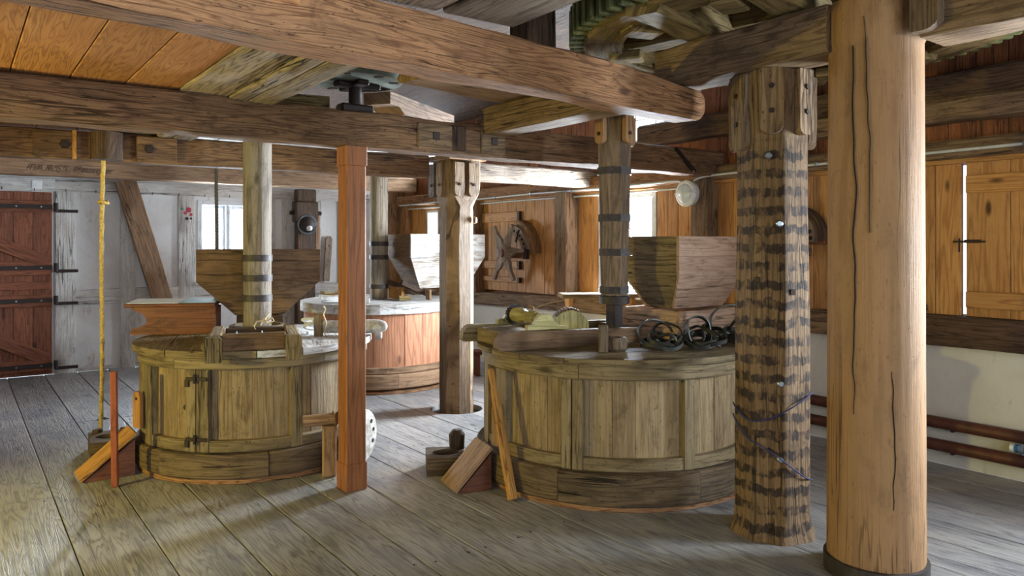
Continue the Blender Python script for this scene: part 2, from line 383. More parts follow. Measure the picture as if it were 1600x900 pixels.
def beam_rings(L, w, h, seg=14, ch=0.02, jit=0.008, seed=1, top=None, bot=None, side=None, ch_fn=None, xs=None):
    """rough hewn beam along local x from 0 to L, y centred, z 0..h"""
    out = []; us = []
    for x in (xs or frange(0, L, seg)):
        c = ch_fn(x) if ch_fn else ch
        z1 = h+(top(x) if top else 0); z0 = (bot(x) if bot else 0); y = (side(x) if side else 0)
        q = [(-w/2+c, z0), (w/2-c, z0), (w/2, z0+c), (w/2, z1-c), (w/2-c, z1), (-w/2+c, z1), (-w/2, z1-c), (-w/2, z0+c)]
        out.append([(x, y+a+jit*wob(x*8, seed+k*1.3), b+jit*wob(x*8, seed+40+k*1.7)) for k, (a, b) in enumerate(q)])
        us.append(x)
    return out, us
def beam(name, mat, p0, p1, w, h, parent=None, label=None, group=None, cat='beam', **k):
    """p0, p1: centre of the underside at each end"""
    L = (Vector(p1)-Vector(p0)).length; rings, us = beam_rings(L, w, h, **k)
    o = MB().loft(rings, us).build(name, mat, parent, smooth=38)
    o.matrix_local = frame_x(p0, p1)
    if label: tag(o, label, cat, group)
    return o
def post_rings(zs, wfn, chfn, jit=0.006, seed=1):
    rings = []
    for z in zs:
        w = wfn(z)/2; c = chfn(z)
        q = [(-w+c, -w), (w-c, -w), (w, -w+c), (w, w-c), (w-c, w), (-w+c, w), (-w, w-c), (-w, -w+c)]
        rings.append([(a+jit*wob(z*6, seed+k), b+jit*wob(z*6, seed+20+k), z) for k, (a, b) in enumerate(q)])
    return rings
def frange(a, b, n): return [a+(b-a)*i/n for i in range(n+1)]
def copy_tree(o, parent=None):
    c = o.copy(); COL.objects.link(c)
    if parent is not None: c.parent = parent
    for ch in list(o.children): copy_tree(ch, c)
    return c
def share(o, parent, M=None, loc=None, rot=None):
    c = o.copy(); COL.objects.link(c); c.parent = parent
    if loc is not None: c.location = loc
    if rot is not None: c.rotation_euler = rot
    if M is not None: c.matrix_local = M
    return c
# ================================================================== FLOOR
XR = 5.45; YB = 10.2; XL = -2.6; YF = -3.0
floor = structure(MB().box(XL-.2, XR+.15, YF-.2, YB+.2, -0.16, -0.045, 'y', 0.0).build('floor', 'dark_void'))
edges = [-2.6, -2.25, -1.93, -1.6, -1.28, -0.95, -0.62, -0.27, 0.10, 0.47, 0.82, 1.16, 1.475, 1.78, 2.065, 2.37, 2.70, 3.03, 3.36, 3.69, 4.02, 4.30, 4.58, 4.86, 5.14, 5.45]
HC = (3.69, 5.86); HR = 0.235
def plank_outline(x0, x1, y0, y1):
    g = 0.0028
    x0 += g; x1 -= g; y0 += g; y1 -= g
    pts = [(x0, y0), (x1, y0)]
    if abs(x1-HC[0]) < .02 and y0 < HC[1] < y1:
        pts += [(x1, HC[1]-HR)]+[(HC[0]-g-HR*math.cos(t)*1.0, HC[1]+HR*math.sin(t)) for t in frange(-PI/2, PI/2, 12)][1:-1]+[(x1, HC[1]+HR)]
        pts[-13:-1] = [(min(p[0], x1), p[1]) for p in pts[-13:-1]]
    pts += [(x1, y1), (x0, y1)]
    if abs(x0-HC[0]) < .02 and y0 < HC[1] < y1:
        pts += [(x0, HC[1]+HR)]+[(max(HC[0]+g+HR*math.cos(t), x0), HC[1]+HR*math.sin(t)) for t in frange(PI/2, -PI/2, 12)][1:-1]+[(x0, HC[1]-HR)]
    return pts
for i, (a, b) in enumerate(zip(edges, edges[1:])):
    cuts = [YF, YB]
    if 0.8 < a < 1.4: cuts += [7.30, 6.78]
    elif a == 0.47: cuts += [7.02]
    elif a == 2.065: cuts += [5.02]
    elif a == 2.70: cuts += [1.1]
    elif a == 1.475: cuts += [2.2, 7.30]
    elif rnd.random() < .6: cuts += [rnd.uniform(0, 9)]
    cuts.sort()
    for y0, y1 in zip(cuts, cuts[1:]):
        dz = rnd.uniform(-0.0022, 0.0)
        pl = plank_outline(a, b, y0, y1)
        m = MB()
        if len(pl) == 4: m.box(pl[0][0], pl[1][0], pl[0][1], pl[2][1], -0.044, dz, 'y', 0.004)
        else: m.prism(pl, -0.044, dz, 'y')
        m.build('plank', 'floor_wood', floor)
# iron hinge straps of the floor hatch
for (x, y) in ((1.02, 7.30), (1.02, 6.78), (1.38, 7.30), (1.38, 6.78)):
    m = MB().box(-.045, .045, -.012, .012, 0, .006, 'x', .002); m.tube((-.02, 0, .008), (.02, 0, .008), .008, n=8)
    o = m.build('hatch_hinge', 'iron', floor); o.location = (x, y, 0)
# nail heads on the floor planks (one small mesh shared)
nail = MB().lathe([(0.006, 0), (0.006, .0015), (0.002, .0025)], 8)
nm = None
for a, b in list(zip(edges, edges[1:]))[8:]:
    for k in range(3):
        for dx in (.05, -.05):
            y = 3.1+2.05*k+.03*math.sin(a*9)
            x = a+dx if dx > 0 else b+dx
            if x > XR-.03: continue
            if nm is None: nm = o = nail.build('nail_head', 'iron', floor)
            else: o = share(nm, floor)
            o.location = (x, y, -0.0005)
# ================================================================== BACK WALL (white half-timber)
WB = MB()
holes_b = [(2.50, 3.27, 1.02, 2.07)]           # window_1
def wall_with_holes(m, axis, c0, c1, u0, u1, z0, z1, holes):
    us = sorted({u0, u1, *[h[0] for h in holes], *[h[1] for h in holes]})
    for a, b in zip(us, us[1:]):
        zs = [(z0, z1)]
        for h in holes:
            if h[0] <= a and b <= h[1]:
                nz = []
                for p, q in zs:
                    if h[2] > p: nz.append((p, min(q, h[2])))
                    if h[3] < q: nz.append((max(p, h[3]), q))
                zs = nz
        for p, q in zs:
            if q-p < 1e-3: continue
            if axis == 'y': m.box(a, b, c0, c1, p, q, 'x', 0)
            else: m.box(c0, c1, a, b, p, q, 'y', 0)
wall_with_holes(WB, 'y', YB, YB+.18, XL-.2, XR+.15, 0, 3.15, holes_b)
wall_back = structure(WB.build('wall_back', 'white_plaster'))
def wt(x0, x1, z0, z1, d=0.022, name='timber_stud', g='z', mat='white_timber', jit=.003):
    L = (z1-z0) if g == 'z' else (x1-x0); w = (x1-x0) if g == 'z' else (z1-z0)
    rings, us = beam_rings(L, w, d+.02, seg=10, ch=.005, jit=jit, seed=rnd.random()*50)
    o = MB().loft(rings, us).build(name, mat, wall_back, smooth=40)
    if g == 'z': o.matrix_local = Matrix.Translation(((x0+x1)/2, YB+.02, z0)) @ Matrix(((0, 1, 0, 0), (0, 0, -1, 0), (-1, 0, 0, 0), (0, 0, 0, 1))).inverted() if False else Matrix(((0, -1, 0, (x0+x1)/2), (0, 0, -1, YB+.02), (1, 0, 0, z0), (0, 0, 0, 1)))
    else: o.matrix_local = Matrix(((1, 0, 0, x0), (0, 0, -1, YB+.02), (0, 1, 0, (z0+z1)/2), (0, 0, 0, 1)))
    return o
wt(.93, 1.14, 0, 2.12); wt(1.61, 1.775, 0.0, 2.12); wt(2.27, 2.47, 0, 2.12); wt(3.29, 3.50, 0, 2.12); wt(3.60, 3.74, 0, 2.12); wt(4.02, 4.16, 0.9, 2.12); wt(4.42, 4.60, 0, 2.12)
wt(.93, 5.2, 2.115, 2.262, .045, 'top_plate', 'x'); wt(-2.6, .93, 2.115, 2.262, .045, 'top_plate', 'x')
wt(1.14, 1.61, .79, .97, .018, 'timber_rail', 'x'); wt(1.775, 2.27, .79, .97, .018, 'timber_rail', 'x'); wt(2.47, 3.29, .84, 1.01, .02, 'timber_rail', 'x'); wt(3.74, 4.42, .80, .96, .02, 'timber_rail', 'x')
wt(1.14, 5.2, 0.0, 0.05, .012, 'skirting', 'x')
wt(5.20, 5.43, 0, 2.3, .06, 'corner_post', 'z', 'beam_wood')
wt(-.9, -.42, 0, 2.115)
# faint cable clips along the top plate
cb = MB().sweep([(x, YB-.035, 2.125+.004*math.sin(x*5)) for x in frange(-.5, 3.4, 40)], .005, 6).build('cable', 'rope_dark', wall_back)
for x in frange(-.2, 3.2, 11):
    MB().box(x-.004, x+.004, YB-.05, YB-.028, 2.115, 2.145, 'z', .001).build('cable_clip', 'iron', wall_back)
MB().box(.70, .80, YB-.05, YB-.02, 2.135, 2.235, 'z', .004).build('junction_box', 'enamel', wall_back)
# ---- painted roses on the stud by the window
for (x, z, r, m_) in ((2.39, 1.94, .035, 'red_paint'), (2.35, 1.90, .022, 'red_paint'), (2.42, 1.88, .020, 'red_paint'), (2.31, 1.95, .018, 'green_paint'), (2.37, 1.83, .020, 'iron'), (2.42, 1.83, .015, 'iron')):
    M = Matrix.Translation((x, YB-.0235, z)) @ Matrix.Rotation(R_(90), 4, 'X')
    MB().lathe([(r, 0), (r*.9, .003)], 9, M).build('painted_flower', m_, wall_back)
# ---- window_1
win1 = structure(MB().box(2.50, 3.27, YB+.02, YB+.16, 1.02, 1.06, 'x', .004).build('window_1', 'window_paint'))
def bar(x0, x1, z0, z1, g, name='glazing_bar', y0=YB+.05, y1=YB+.09, mat='window_paint'):
    return MB().box(x0, x1, y0, y1, z0, z1, g, .004).build(name, mat, win1)
bar(2.50, 2.56, 1.06, 2.07, 'z', 'frame', YB-.01, YB+.14); bar(3.21, 3.27, 1.06, 2.07, 'z', 'frame', YB-.01, YB+.14); bar(2.56, 3.21, 2.01, 2.07, 'x', 'frame', YB-.01, YB+.14); bar(2.86, 2.91, 1.06, 2.01, 'z', 'mullion', YB+.0, YB+.12)
for a, b in ((2.56, 2.86), (2.91, 3.21)):
    bar(a, a+.035, 1.06, 2.01, 'z', 'sash'); bar(b-.035, b, 1.06, 2.01, 'z', 'sash'); bar(a+.035, b-.035, 1.965, 2.01, 'x', 'sash'); bar(a+.035, b-.035, 1.06, 1.10, 'x', 'sash')
    for z in (1.37, 1.665): bar(a+.035, b-.035, z-.009, z+.009, 'x')
    for z0, z1 in ((1.10, 1.361), (1.379, 1.656), (1.674, 1.965)):
        MB().box(a+.035, b-.035, YB+.068, YB+.072, z0, z1, 'x', 0).build('pane', 'window_glass', win1)
MB().box(2.46, 3.31, YB-.06, YB+.02, .985, 1.02, 'x', .006).build('window_board', 'window_paint', win1)
# ---- door_1
door = struct_empty('door_1')
DX0, DX1, DZ1 = -.42, .90, 2.10
nb = 7
for i in range(nb):
    a = DX0+(DX1-DX0)*i/nb; b = DX0+(DX1-DX0)*(i+1)/nb
    MB().box(a+.0015, b-.0015, YB-.045, YB-.012, 0.01, DZ1, 'z', .004).build('board', 'door_wood', door)
for z0, z1 in ((1.86, 2.0), (1.145, 1.31), (.985, 1.075), (.79, .93), (.05, .18)):
    MB().box(DX0, DX1-.01, YB-.07, YB-.045, z0, z1, 'x', .006).build('ledge', 'door_wood', door)
for (x0, z0, x1, z1) in ((-.40, 1.86, .80, 1.30), (-.42, .86, .80, .18)):
    L = math.hypot(x1-x0, z1-z0); rings, us = beam_rings(L, .026, .14, seg=4, ch=.005, jit=.001)
    o = MB().loft(rings, us).build('brace', 'door_wood', door)
    o.matrix_local = frame_x((x0, YB-.058, z0-.06), (x1, YB-.058, z1-.06))
for z in (1.93, 1.235, .86, .115):
    st = MB().box(DX0+.1, DX1, YB-.079, YB-.070, z-.025, z+.025, 'x', .003).build('hinge_strap', 'iron', door)
    MB().tube((DX1+.035, YB-.075, z-.05), (DX1+.035, YB-.075, z+.05), .022, n=10).build('hinge_pin', 'iron', st)
    MB().box(DX1+.03, DX1+.26, YB-.075, YB-.045, z-.06, z-.025, 'x', .006).build('hinge_hook', 'iron', st)
    for k in range(5):
        M = Matrix.Translation((DX0+.25+k*.24, YB-.079, z)) @ Matrix.Rotation(R_(90), 4, 'X')
        MB().lathe([(.011, 0), (.008, .006)], 8, M).build('rivet', 'steel', st)
# ================================================================== RIGHT WALL
WR = MB()
SLIT = (2.262, 2.42, 1.02, 2.045)
holes_r = [(5.11, 5.80, 1.03, 1.97), (9.15, 9.43, 1.1, 1.95), (4.5, 5.7, 2.5, 3.0), (8.8, 10.0, 2.5, 3.0), (-.25, .95, 1.03, 1.97), SLIT]
wall_with_holes(WR, 'x', XR+.045, XR+.16, YF-.2, YB+.2, .85, 3.15, holes_r)
wall_right = structure(WR.build('wall_right', 'wall_upper'))
# plaster dado, slightly uneven
m = MB(); n = 40
for i in range(n):
    y0 = YF+(YB-YF)*i/n; y1 = YF+(YB-YF)*(i+1)/n
    pts = []
    for y in (y0, y1):
        for z, dx in ((0, 0), (.2, .006), (.5, .01), (.86, 0)):
            pts.append((XR-.015+dx+.010*wob(y*4, 3+z), y, z))
    F = [(k, 4+k, 5+k, k+1)[::-1] for k in range(3)]
    m.prim(pts, F, 'y')
m.build('plaster_dado', 'grey_plaster', wall_right, smooth=60)
def wbeam(name, mat, y0, y1, z0a, z0b, x0, x1, h, **k):
    o = beam(name, mat, ((x0+x1)/2, y0, z0a), ((x0+x1)/2, y1, z0b), x1-x0, h, wall_right, **k); return o
wbeam('sill', 'oak_old', 10.2, 6.40, .70, .77, 5.34, 5.60, .155, seed=3)
wbeam('sill', 'oak_old', 6.40, 3.0, .77, .815, 5.34, 5.60, .185, seed=5)
wbeam('sill', 'beam_dark', 3.0, -3.0, .815, .83, 5.33, 5.60, .205, seed=8)
wbeam('wall_rail', 'beam_orange', 10.2, 4.35, 2.055, 2.055, 5.32, 5.46, .155, seed=13)
wbeam('wall_rail', 'oak_old', 4.35, -3.0, 2.07, 2.085, 5.33, 5.46, .125, seed=15)
wbeam('rail_lath', 'wall_orange', 10.2, -3.0, 2.025, 2.055, 5.40, 5.46, .032, ch=.004, jit=.002, seed=17)
def wpost(name, mat, y0, y1, x0, z0=.9, z1=2.07, curve=0.0):
    rings, us = beam_rings(z1-z0, y1-y0, XR-x0+.03, seg=12, ch=.014, jit=.008, seed=y0, top=(lambda z: curve*math.sin(z*2.6)))
    o = MB().loft(rings, us).build(name, mat, wall_right, smooth=40)
    o.matrix_local = Matrix(((0, 0, -1, XR+.03), (0, -1, 0, (y0+y1)/2), (1, 0, 0, z0), (0, 0, 0, 1)))
    return o
wpost('wall_post', 'beam_wood', 7.99, 8.17, 5.31); wpost('wall_post', 'oak_old', 6.184, 6.39, 5.284); wpost('wall_post', 'oak_old', 4.317, 4.494, 5.29)
wpost('wall_post', 'beam_orange', 9.9, 10.15, 5.36); wpost('wall_post', 'oak_old', 1.0, 1.2, 5.30); wpost('wall_post', 'oak_old', -.5, -.3, 5.30)
# vertical boards, one by one
def vboards(y0, y1, z0, z1, w, mat='wall_orange', x=XR, name='board'):
    n = max(1, round((y1-y0)/w)); ys = [y0]+[y0+(y1-y0)*(i+rnd.uniform(-.15, .15))/n for i in range(1, n)]+[y1]
    for a, b in zip(ys, ys[1:]):
        MB().box(x+rnd.uniform(0, .006), x+.04, a+.0015, b-.0015, z0, z1, 'z', .004).build(name, mat, wall_right)
vboards(8.17, 9.15, .85, 2.06, .17); vboards(9.43, 9.9, .85, 2.06, .16); vboards(9.15, 9.43, 1.95, 2.06, .28); vboards(9.15, 9.43, .85, 1.1, .28)
vboards(5.87, 6.184, .95, 2.06, .32); vboards(4.494, 5.04, .95, 2.06, .14); vboards(2.297, 4.317, .98, 2.06, .155)
vboards(5.04, 5.87, 1.97, 2.06, .3); vboards(1.2, 2.262, .98, 1.02, .25)
vboards(-3, -.25, .98, 2.07, .22); vboards(.95, 1.0, .98, 2.07, .1)
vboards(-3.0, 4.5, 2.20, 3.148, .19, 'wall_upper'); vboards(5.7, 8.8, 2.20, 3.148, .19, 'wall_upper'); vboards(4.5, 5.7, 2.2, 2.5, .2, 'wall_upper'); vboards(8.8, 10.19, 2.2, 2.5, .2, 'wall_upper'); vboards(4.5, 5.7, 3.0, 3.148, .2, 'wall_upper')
# ---- windows of the right wall
def rwindow(name, y0, y1, z0, z1, fw, cols, rows, mat='window_paint', deep=.10):
    w = structure(MB().box(XR-.01, XR+deep, y0, y1, z0, z0+fw*.7, 'y', .004).build(name, mat))
    def b(a, c, p, q, nm, g='z', x0=XR+.0, x1=XR+deep): return MB().box(x0, x1, a, c, p, q, g, .004).build(nm, mat, w)
    b(y0, y0+fw, z0+fw*.7, z1, 'frame'); b(y1-fw, y1, z0+fw*.7, z1, 'frame'); b(y0+fw, y1-fw, z1-fw, z1, 'frame', 'y')
    Y0, Y1, Z0, Z1 = y0+fw, y1-fw, z0+fw*.7, z1-fw; g = .010
    for i in range(cols):
        for j in range(rows):
            a = Y0+(Y1-Y0)*i/cols; c = Y0+(Y1-Y0)*(i+1)/cols; p = Z0+(Z1-Z0)*j/rows; q = Z0+(Z1-Z0)*(j+1)/rows
            MB().box(XR+.07, XR+.074, a+g, c-g, p+g, q-g, 'y', 0).build('pane', 'window_glass', w)
    for i in range(1, cols): a = Y0+(Y1-Y0)*i/cols; b(a-g, a+g, Z0, Z1, 'glazing_bar', 'z', XR+.055, XR+.085)
    for j in range(1, rows): p = Z0+(Z1-Z0)*j/rows; b(Y0, Y1, p-.7*g, p+.7*g, 'glazing_bar', 'y', XR+.055, XR+.085)
    return w
rwindow('window_2', 5.05, 5.86, 1.0, 2.02, .055, 2, 3)
rwindow('window_3', 9.12, 9.46, 1.07, 1.98, .035, 1, 3)
rwindow('window_4', 4.5, 5.7, 2.5, 3.0, .05, 4, 2)
rwindow('window_5', 8.8, 10.0, 2.5, 3.0, .05, 4, 2)
rwindow('window_6', -.25, .95, 1.0, 1.99, .055, 3, 3)
wb2 = MB().box(5.30, 5.47, 4.98, 6.17, .965, .985, 'y', .004).build('window_board', 'floury_lit_wood', wall_right)
# ================================================================== WALLS BEHIND THE CAMERA
WF = MB(); wall_with_holes(WF, 'y', YF-.16, YF, XL-.2, XR+.15, 0, 3.15, [(1.8, 3.4, .95, 2.25), (-1.2, .4, .95, 2.25)])
wall_front = structure(WF.build('wall_front', 'white_plaster'))
WL = MB(); wall_with_holes(WL, 'x', XL-.16, XL, YF, YB, 0, 3.15, [])
wall_left = structure(WL.build('wall_left', 'white_plaster'))
def fwindow(name, x0, x1, z0, z1):
    w = structure(MB().box(x0, x1, YF-.12, YF+.02, z0, z0+.06, 'x', .004).build(name, 'window_paint'))
    for a, c, p, q in ((x0, x0+.06, z0+.06, z1), (x1-.06, x1, z0+.06, z1), (x0+.06, x1-.06, z1-.06, z1), ((x0+x1)/2-.03, (x0+x1)/2+.03, z0+.06, z1-.06), (x0+.06, x1-.06, (z0+z1)/2-.015, (z0+z1)/2+.015)):
        MB().box(a, c, YF-.10, YF-.04, p, q, 'z', .003).build('frame', 'window_paint', w)
    return w
fwindow('added_window_7', 1.8, 3.4, .95, 2.25); fwindow('added_window_8', -1.2, .4, .95, 2.25)  # unseen windows added to let the fill light in
# ================================================================== CEILINGS
ceil_ = structure(MB().box(XL-.2, XR+.15, YF-.2, YB+.2, 3.15, 3.25, 'y', 0).build('ceiling', 'beam_dark'))  # upper ceiling set low in dark wood, shade put into its colour
CZ = 2.325
ce = [-2.6, -2.3, -2.0, -1.72, -1.44, -1.18, -.92, -.66, -.40, -.14, .04, .21, .455, .70, .955]
for i, (a, b) in enumerate(zip(ce, ce[1:])):
    for (y0, y1) in ((2.52, 6.35), (6.35, YB)):
        zc_ = CZ if y0 < 6 else CZ+.155
        MB().box(a+.002, b-.002, y0, y1, zc_, zc_+.03, 'y', .004).build('board', 'ceil_orange', ceil_)
for (a, b, z, m_) in ((.957, 1.20, CZ-.012, 'beam_grey'), (1.205, 1.30, CZ-.03, 'beam_grey'), (1.305, 1.45, CZ-.035, 'beam_grey')):
    rings, us = beam_rings(3.7, b-a, .05, seg=24, ch=.006, jit=.008, seed=a*9)
    o = MB().loft(rings, us).build('board', m_, ceil_, smooth=40); o.matrix_local = frame_x(((a+b)/2, 2.6, z), ((a+b)/2, 6.3, z))
for (a, b) in ((-2.6, -2.3), (-2.3, -2.0), (-2.0, -1.7), (-1.7, -1.4), (-1.4, -1.1), (-1.1, -.8), (-.8, -.5), (-.5, -.2), (-.2, .1), (.1, .4), (.4, .7), (.7, 1.0), (1.0, 1.28), (1.28, 1.55), (1.57, 1.93)):
    rings, us = beam_rings(5.6, b-a-.006, .04, seg=20, ch=.006, jit=.004, seed=a*5+3)
    o = MB().loft(rings, us).build('board', 'beam_grey', ceil_, smooth=40); o.matrix_local = frame_x(((a+b)/2, YF, 2.43), ((a+b)/2, 2.6, 2.43))
for (a, b) in ((1.55, 1.85), (1.86, 2.2), (2.21, 2.5)):
    rings, us = beam_rings(2.4, b-a-.006, .04, seg=14, ch=.006, jit=.006, seed=a*5+3)
    o = MB().loft(rings, us).build('board', 'floury_lit_wood', ceil_, smooth=40); o.matrix_local = frame_x(((a+b)/2, 5.0, 2.42), ((a+b)/2, 7.4, 2.42))  # pale boards, light from the upper floor put into their colour
# ================================================================== BEAMS
def smooth(x, a, b):
    t = max(0, min(1, (x-a)/(b-a))); return t*t*(3-2*t)
# the big beam nearest the camera; its end is rounded and slopes down under the cross beam
_B0 = (-2.6, 2.27, 2.20); _B1 = (3.42, 2.895, 2.20); LB1 = (Vector(_B1)-Vector(_B0)).length
beam('ceiling_beam', 'beam_orange', _B0, _B1, .19, .21, seg=60, ch=.016, jit=.012, seed=21,
     label='long orange-brown hewn ceiling beam nearest the camera with a rounded end', group=None,
     top=lambda x: -.04*smooth(x, LB1-.62, LB1-.05)-.03*max(0, (x-LB1+.05)/.05)**3, bot=lambda x: .055*max(0, (x-LB1+.06)/.06)**3, xs=frange(0, LB1-.10, 58)+[LB1-.07, LB1-.05, LB1-.03, LB1-.015, LB1-.005, LB1], side=lambda x: .012*math.sin(x*1.1))
b2 = beam('ceiling_beam', 'beam_wood', (XL, 4.375, 2.10), (5.44, 4.345, 2.10), .20, .215, seg=70, ch=.014, jit=.012, seed=33,
     label='long dark brown ceiling beam resting on the square orange post')
b3 = beam('ceiling_beam', 'beam_wood', (XL, 6.42, 2.10), (3.45, 6.02, 2.105), .18, .20, seg=50, ch=.012, jit=.010, seed=44,
     label='brown ceiling beam with a square mortise behind the yellow rope')
beam('ceiling_beam', 'beam_grey', (3.93, 5.98, 2.10), (5.45, 5.93, 2.10), .18, .17, seg=20, ch=.016, jit=.010, seed=46,
     label='pale window-lit ceiling beam between the cracked oak post and the right wall')
b4 = beam('ceiling_beam', 'brace_wood', (XL, 9.86, 2.262), (5.42, 9.80, 2.262), .20, .20, seg=50, ch=.012, jit=.008, seed=48,
     label='grey-brown beam with pencilled writing along the top of the white wall')
beam('cross_beam', 'oak_old', (3.335, 1.93, 2.385), (3.335, 2.98, 2.385), .25, .22, seg=16, ch=.016, jit=.010, seed=52,
     label='oak cross beam lying over the tar-striped post left of the round column')
beam('cross_beam', 'oak_old', (3.435, -1.6, 2.385), (3.435, 1.565, 2.385), .25, .22, seg=30, ch=.016, jit=.010, seed=53,
     label='oak cross beam running right from the head of the round column')
beam('cross_beam', 'oak_old', (2.985, 4.30, 2.245), (2.985, 2.96, 2.245), .22, .18, seg=16, ch=.012, jit=.010, seed=54,
     label='short oak beam bridging the two long beams above the iron-banded shaft')
beam('wall_beam', 'beam_dark', (5.30, 5.05, 2.435), (5.30, -3.0, 2.445), .22, .185, seg=50, ch=.02, jit=.02, seed=58,
     label='dark waney-edged wall beam under the upper window of the right wall', bot=lambda x: .0)
beam('wall_beam', 'oak_old', (5.26, 3.3, 2.30), (5.26, -3.0, 2.30), .24, .15, seg=40, ch=.03, jit=.012, seed=62,
     label='round-edged wall beam above the grey conduit behind the round column')
# blocks and mortises let into the beams
def let_in(o, bm, M):
    o.parent = bm; o.matrix_parent_inverse = Matrix.Identity(4); o.matrix_basis = bm.matrix_basis.inverted() @ M; return o
M = Matrix.Translation((.875, 6.082, 2.10)) @ Matrix.Rotation(R_(-3.8), 4, 'Z')
let_in(MB().lathe([(.105, .005), (.105, .20)], 20).build('bearing', 'beam_dark', smooth=40), b3, M)
for x0, x1 in ((-.45, -.19), (.19, .46)):
    c = let_in(MB().box(x0, x1, -.03, .06, .01, .19, 'x', .006).build('cheek', 'beam_wood'), b3, M)
    MB().lathe([(.035, 0), (.03, .012)], 6, Matrix.Translation(((x0+x1)/2+(.06 if x0 < 0 else -.05), -.03, .10)) @ Matrix.Rotation(R_(90), 4, 'X')).build('bolt', 'iron', c)
let_in(MB().box(-.215, -.19, -.045, .06, .0, .20, 'z', .003).build('wedge', 'yellow_stick'), b3, M)
M = Matrix.Translation((2.55, 4.26, 2.12))
for x0, x1, dz in ((-.17, .09, 0), (.32, .52, .0)):
    c = let_in(MB().box(x0, x1, -.022, .03, .0+dz, .165, 'x', .008).build('cheek', 'oak_old'), b2, M)
    MB().box((x0+x1)/2-.02, (x0+x1)/2+.03, -.029, -.017, .06, .11, 'x', .003).build('bolt', 'iron', c)
let_in(MB().box(.09, .20, -.02, .03, -.0, .17, 'z', .008).build('wedge', 'beam_dark'), b2, M)
let_in(MB().box(0, .30, -.006, .006, -.014, .014, 'x', .002).build('iron_tie', 'iron'), b2, frame_x((4.80, 4.225, 2.30), (5.02, 4.215, 2.125)))
# cogs of timber on the dark beam (stepped bearers)
def stepped(name, label, p0, p1, w, steps, mat):
    """bearer whose underside steps up towards its end"""
    L = (Vector(p1)-Vector(p0)).length
    out = [(0, steps[0][1])]
    for (x, z) in steps: out.append((x*L, z))
    out += [(L, .17), (0, .17)]
    M = Matrix(((1, 0, 0, 0), (0, 0, -1, 0), (0, 1, 0, 0), (0, 0, 0, 1)))
    o = MB().prism(out, -w/2, w/2, 'x', M).build(name, mat); o.matrix_world = frame_x(p0, p1)
    tag(o, label, 'beam'); return o
stepped('stepped_bearer', 'pale stepped wooden bearer on the dark beam right of the gear', (2.22, 4.50, 2.325), (3.05, 5.05, 2.325), .20, [(0, .09), (.12, .09), (.2, .05), (.45, .05), (.52, .0), (1, .0)], 'brace_wood')
beam('bearer_board', 'brace_wood', (2.12, 3.72, 2.44), (3.02, 3.90, 2.44), .46, .05, seg=10, seed=71, label='wide pale board lying on the short oak beam right of the stone nut')
beam('bearer_board', 'gear_wood', (1.50, 4.58, 2.33), (1.88, 4.50, 2.33), .14, .09, seg=6, seed=73, label='short grey block under the stone nut on the dark beam')
# ================================================================== POSTS
def cleat(parent, M, w, h, t, mat='oak_old', bolts=2, flare=0.0):
    """board with a rounded foot, bolted to a post; local x across, y up, z outwards"""
    r = w*.42
    out = [(w/2, 0), (w/2+flare, h*.5), (w/2+flare, h), (-w/2, h), (-w/2, 0)]
    out = [(-w/2, h)]+[(-w/2, r)]+[(-w/2+r-r*math.cos(a), r-r*math.sin(a)) for a in frange(0, PI/2, 5)][1:]+[(w/2-r+r*math.sin(a), r-r*math.cos(a)) for a in frange(0, PI/2, 5)]+[(w/2, h)]
    o = MB().prism(out, 0, t, 'y').build('cleat', mat, parent); o.matrix_local = M
    for k in range(bolts):
        b = MB().lathe([(.014, 0), (.012, .008)], 8).build('bolt', 'iron', o); b.location = (0, h*(.35+.38*k), t)
    return o
def face_M(ang, rad, z):
    """on a post face whose outward normal is at ang"""
    n = Vector((math.cos(ang), math.sin(ang), 0)); x = Vector((-n.y, n.x, 0))
    M = Matrix((x, Vector((0, 0, 1)), n)).transposed().to_4x4(); M.translation = n*rad+Vector((0, 0, z)); return M
# round column
col = thing('round_column', 'thick round tan wooden column with an iron band at its foot, foremost post', 'post', (3.40, 1.80, 0), R_(-10))
rings = []; n = 28; zs = frange(0, 2.40, 30)+[2.415, 2.5, 2.60]
for z in zs:
    r0 = .208-.010*z/2.4 if z < 2.41 else .205
    rr = []
    for k in range(n):
        a = 2*PI*k/n; q = r0*(1+.012*wob(k*1.7+z*1.2, 5)+.006*math.cos(8*a))
        rr.append((q*math.cos(a), q*math.sin(a), z))
    rings.append(rr)
MB().loft(rings, zs).build('shaft', 'oak_post', col, smooth=50)
MB().lathe([(.203, .0), (.222, .0), (.223, .075), (.205, .078)], 32).build('iron_band', 'iron_band', col, smooth=40)
_o = MB().prism([(1.46, 2.66), (1.46, 2.44)]+[(1.52-.06*math.cos(t), 2.44-.045*math.sin(t)) for t in frange(0, PI/2, 5)][1:]+[(1.575, 2.395), (1.575, 2.66)], 3.25, 3.308, 'y', Matrix(((0, 0, 1, 0), (1, 0, 0, 0), (0, 1, 0, 0), (0, 0, 0, 1)))).build('cleat', 'oak_old', col)
_o.matrix_basis = (Matrix.Translation((3.40, 1.80, 0)) @ Matrix.Rotation(R_(-10), 4, 'Z')).inverted()
def crack(parent, pts, w=.006, r=lambda z: .209):
    """narrow dark drying crack let into a round post: angle, height pairs"""
    m = MB(); rings = []
    for i, (a, z) in enumerate(pts):
        q = w*math.sin(PI*(i+.5)/len(pts)); R0 = r(z)
        c, s_ = math.cos(a), math.sin(a)
        rings.append([((R0-.012)*c+q*s_, (R0-.012)*s_-q*c, z), ((R0+.0015)*c+q*s_, (R0+.0015)*s_-q*c, z), ((R0+.0015)*c-q*s_, (R0+.0015)*s_+q*c, z), ((R0-.012)*c-q*s_, (R0-.012)*s_+q*c, z)])
    m.loft(rings); return m.build('crack', 'dark_void', parent)
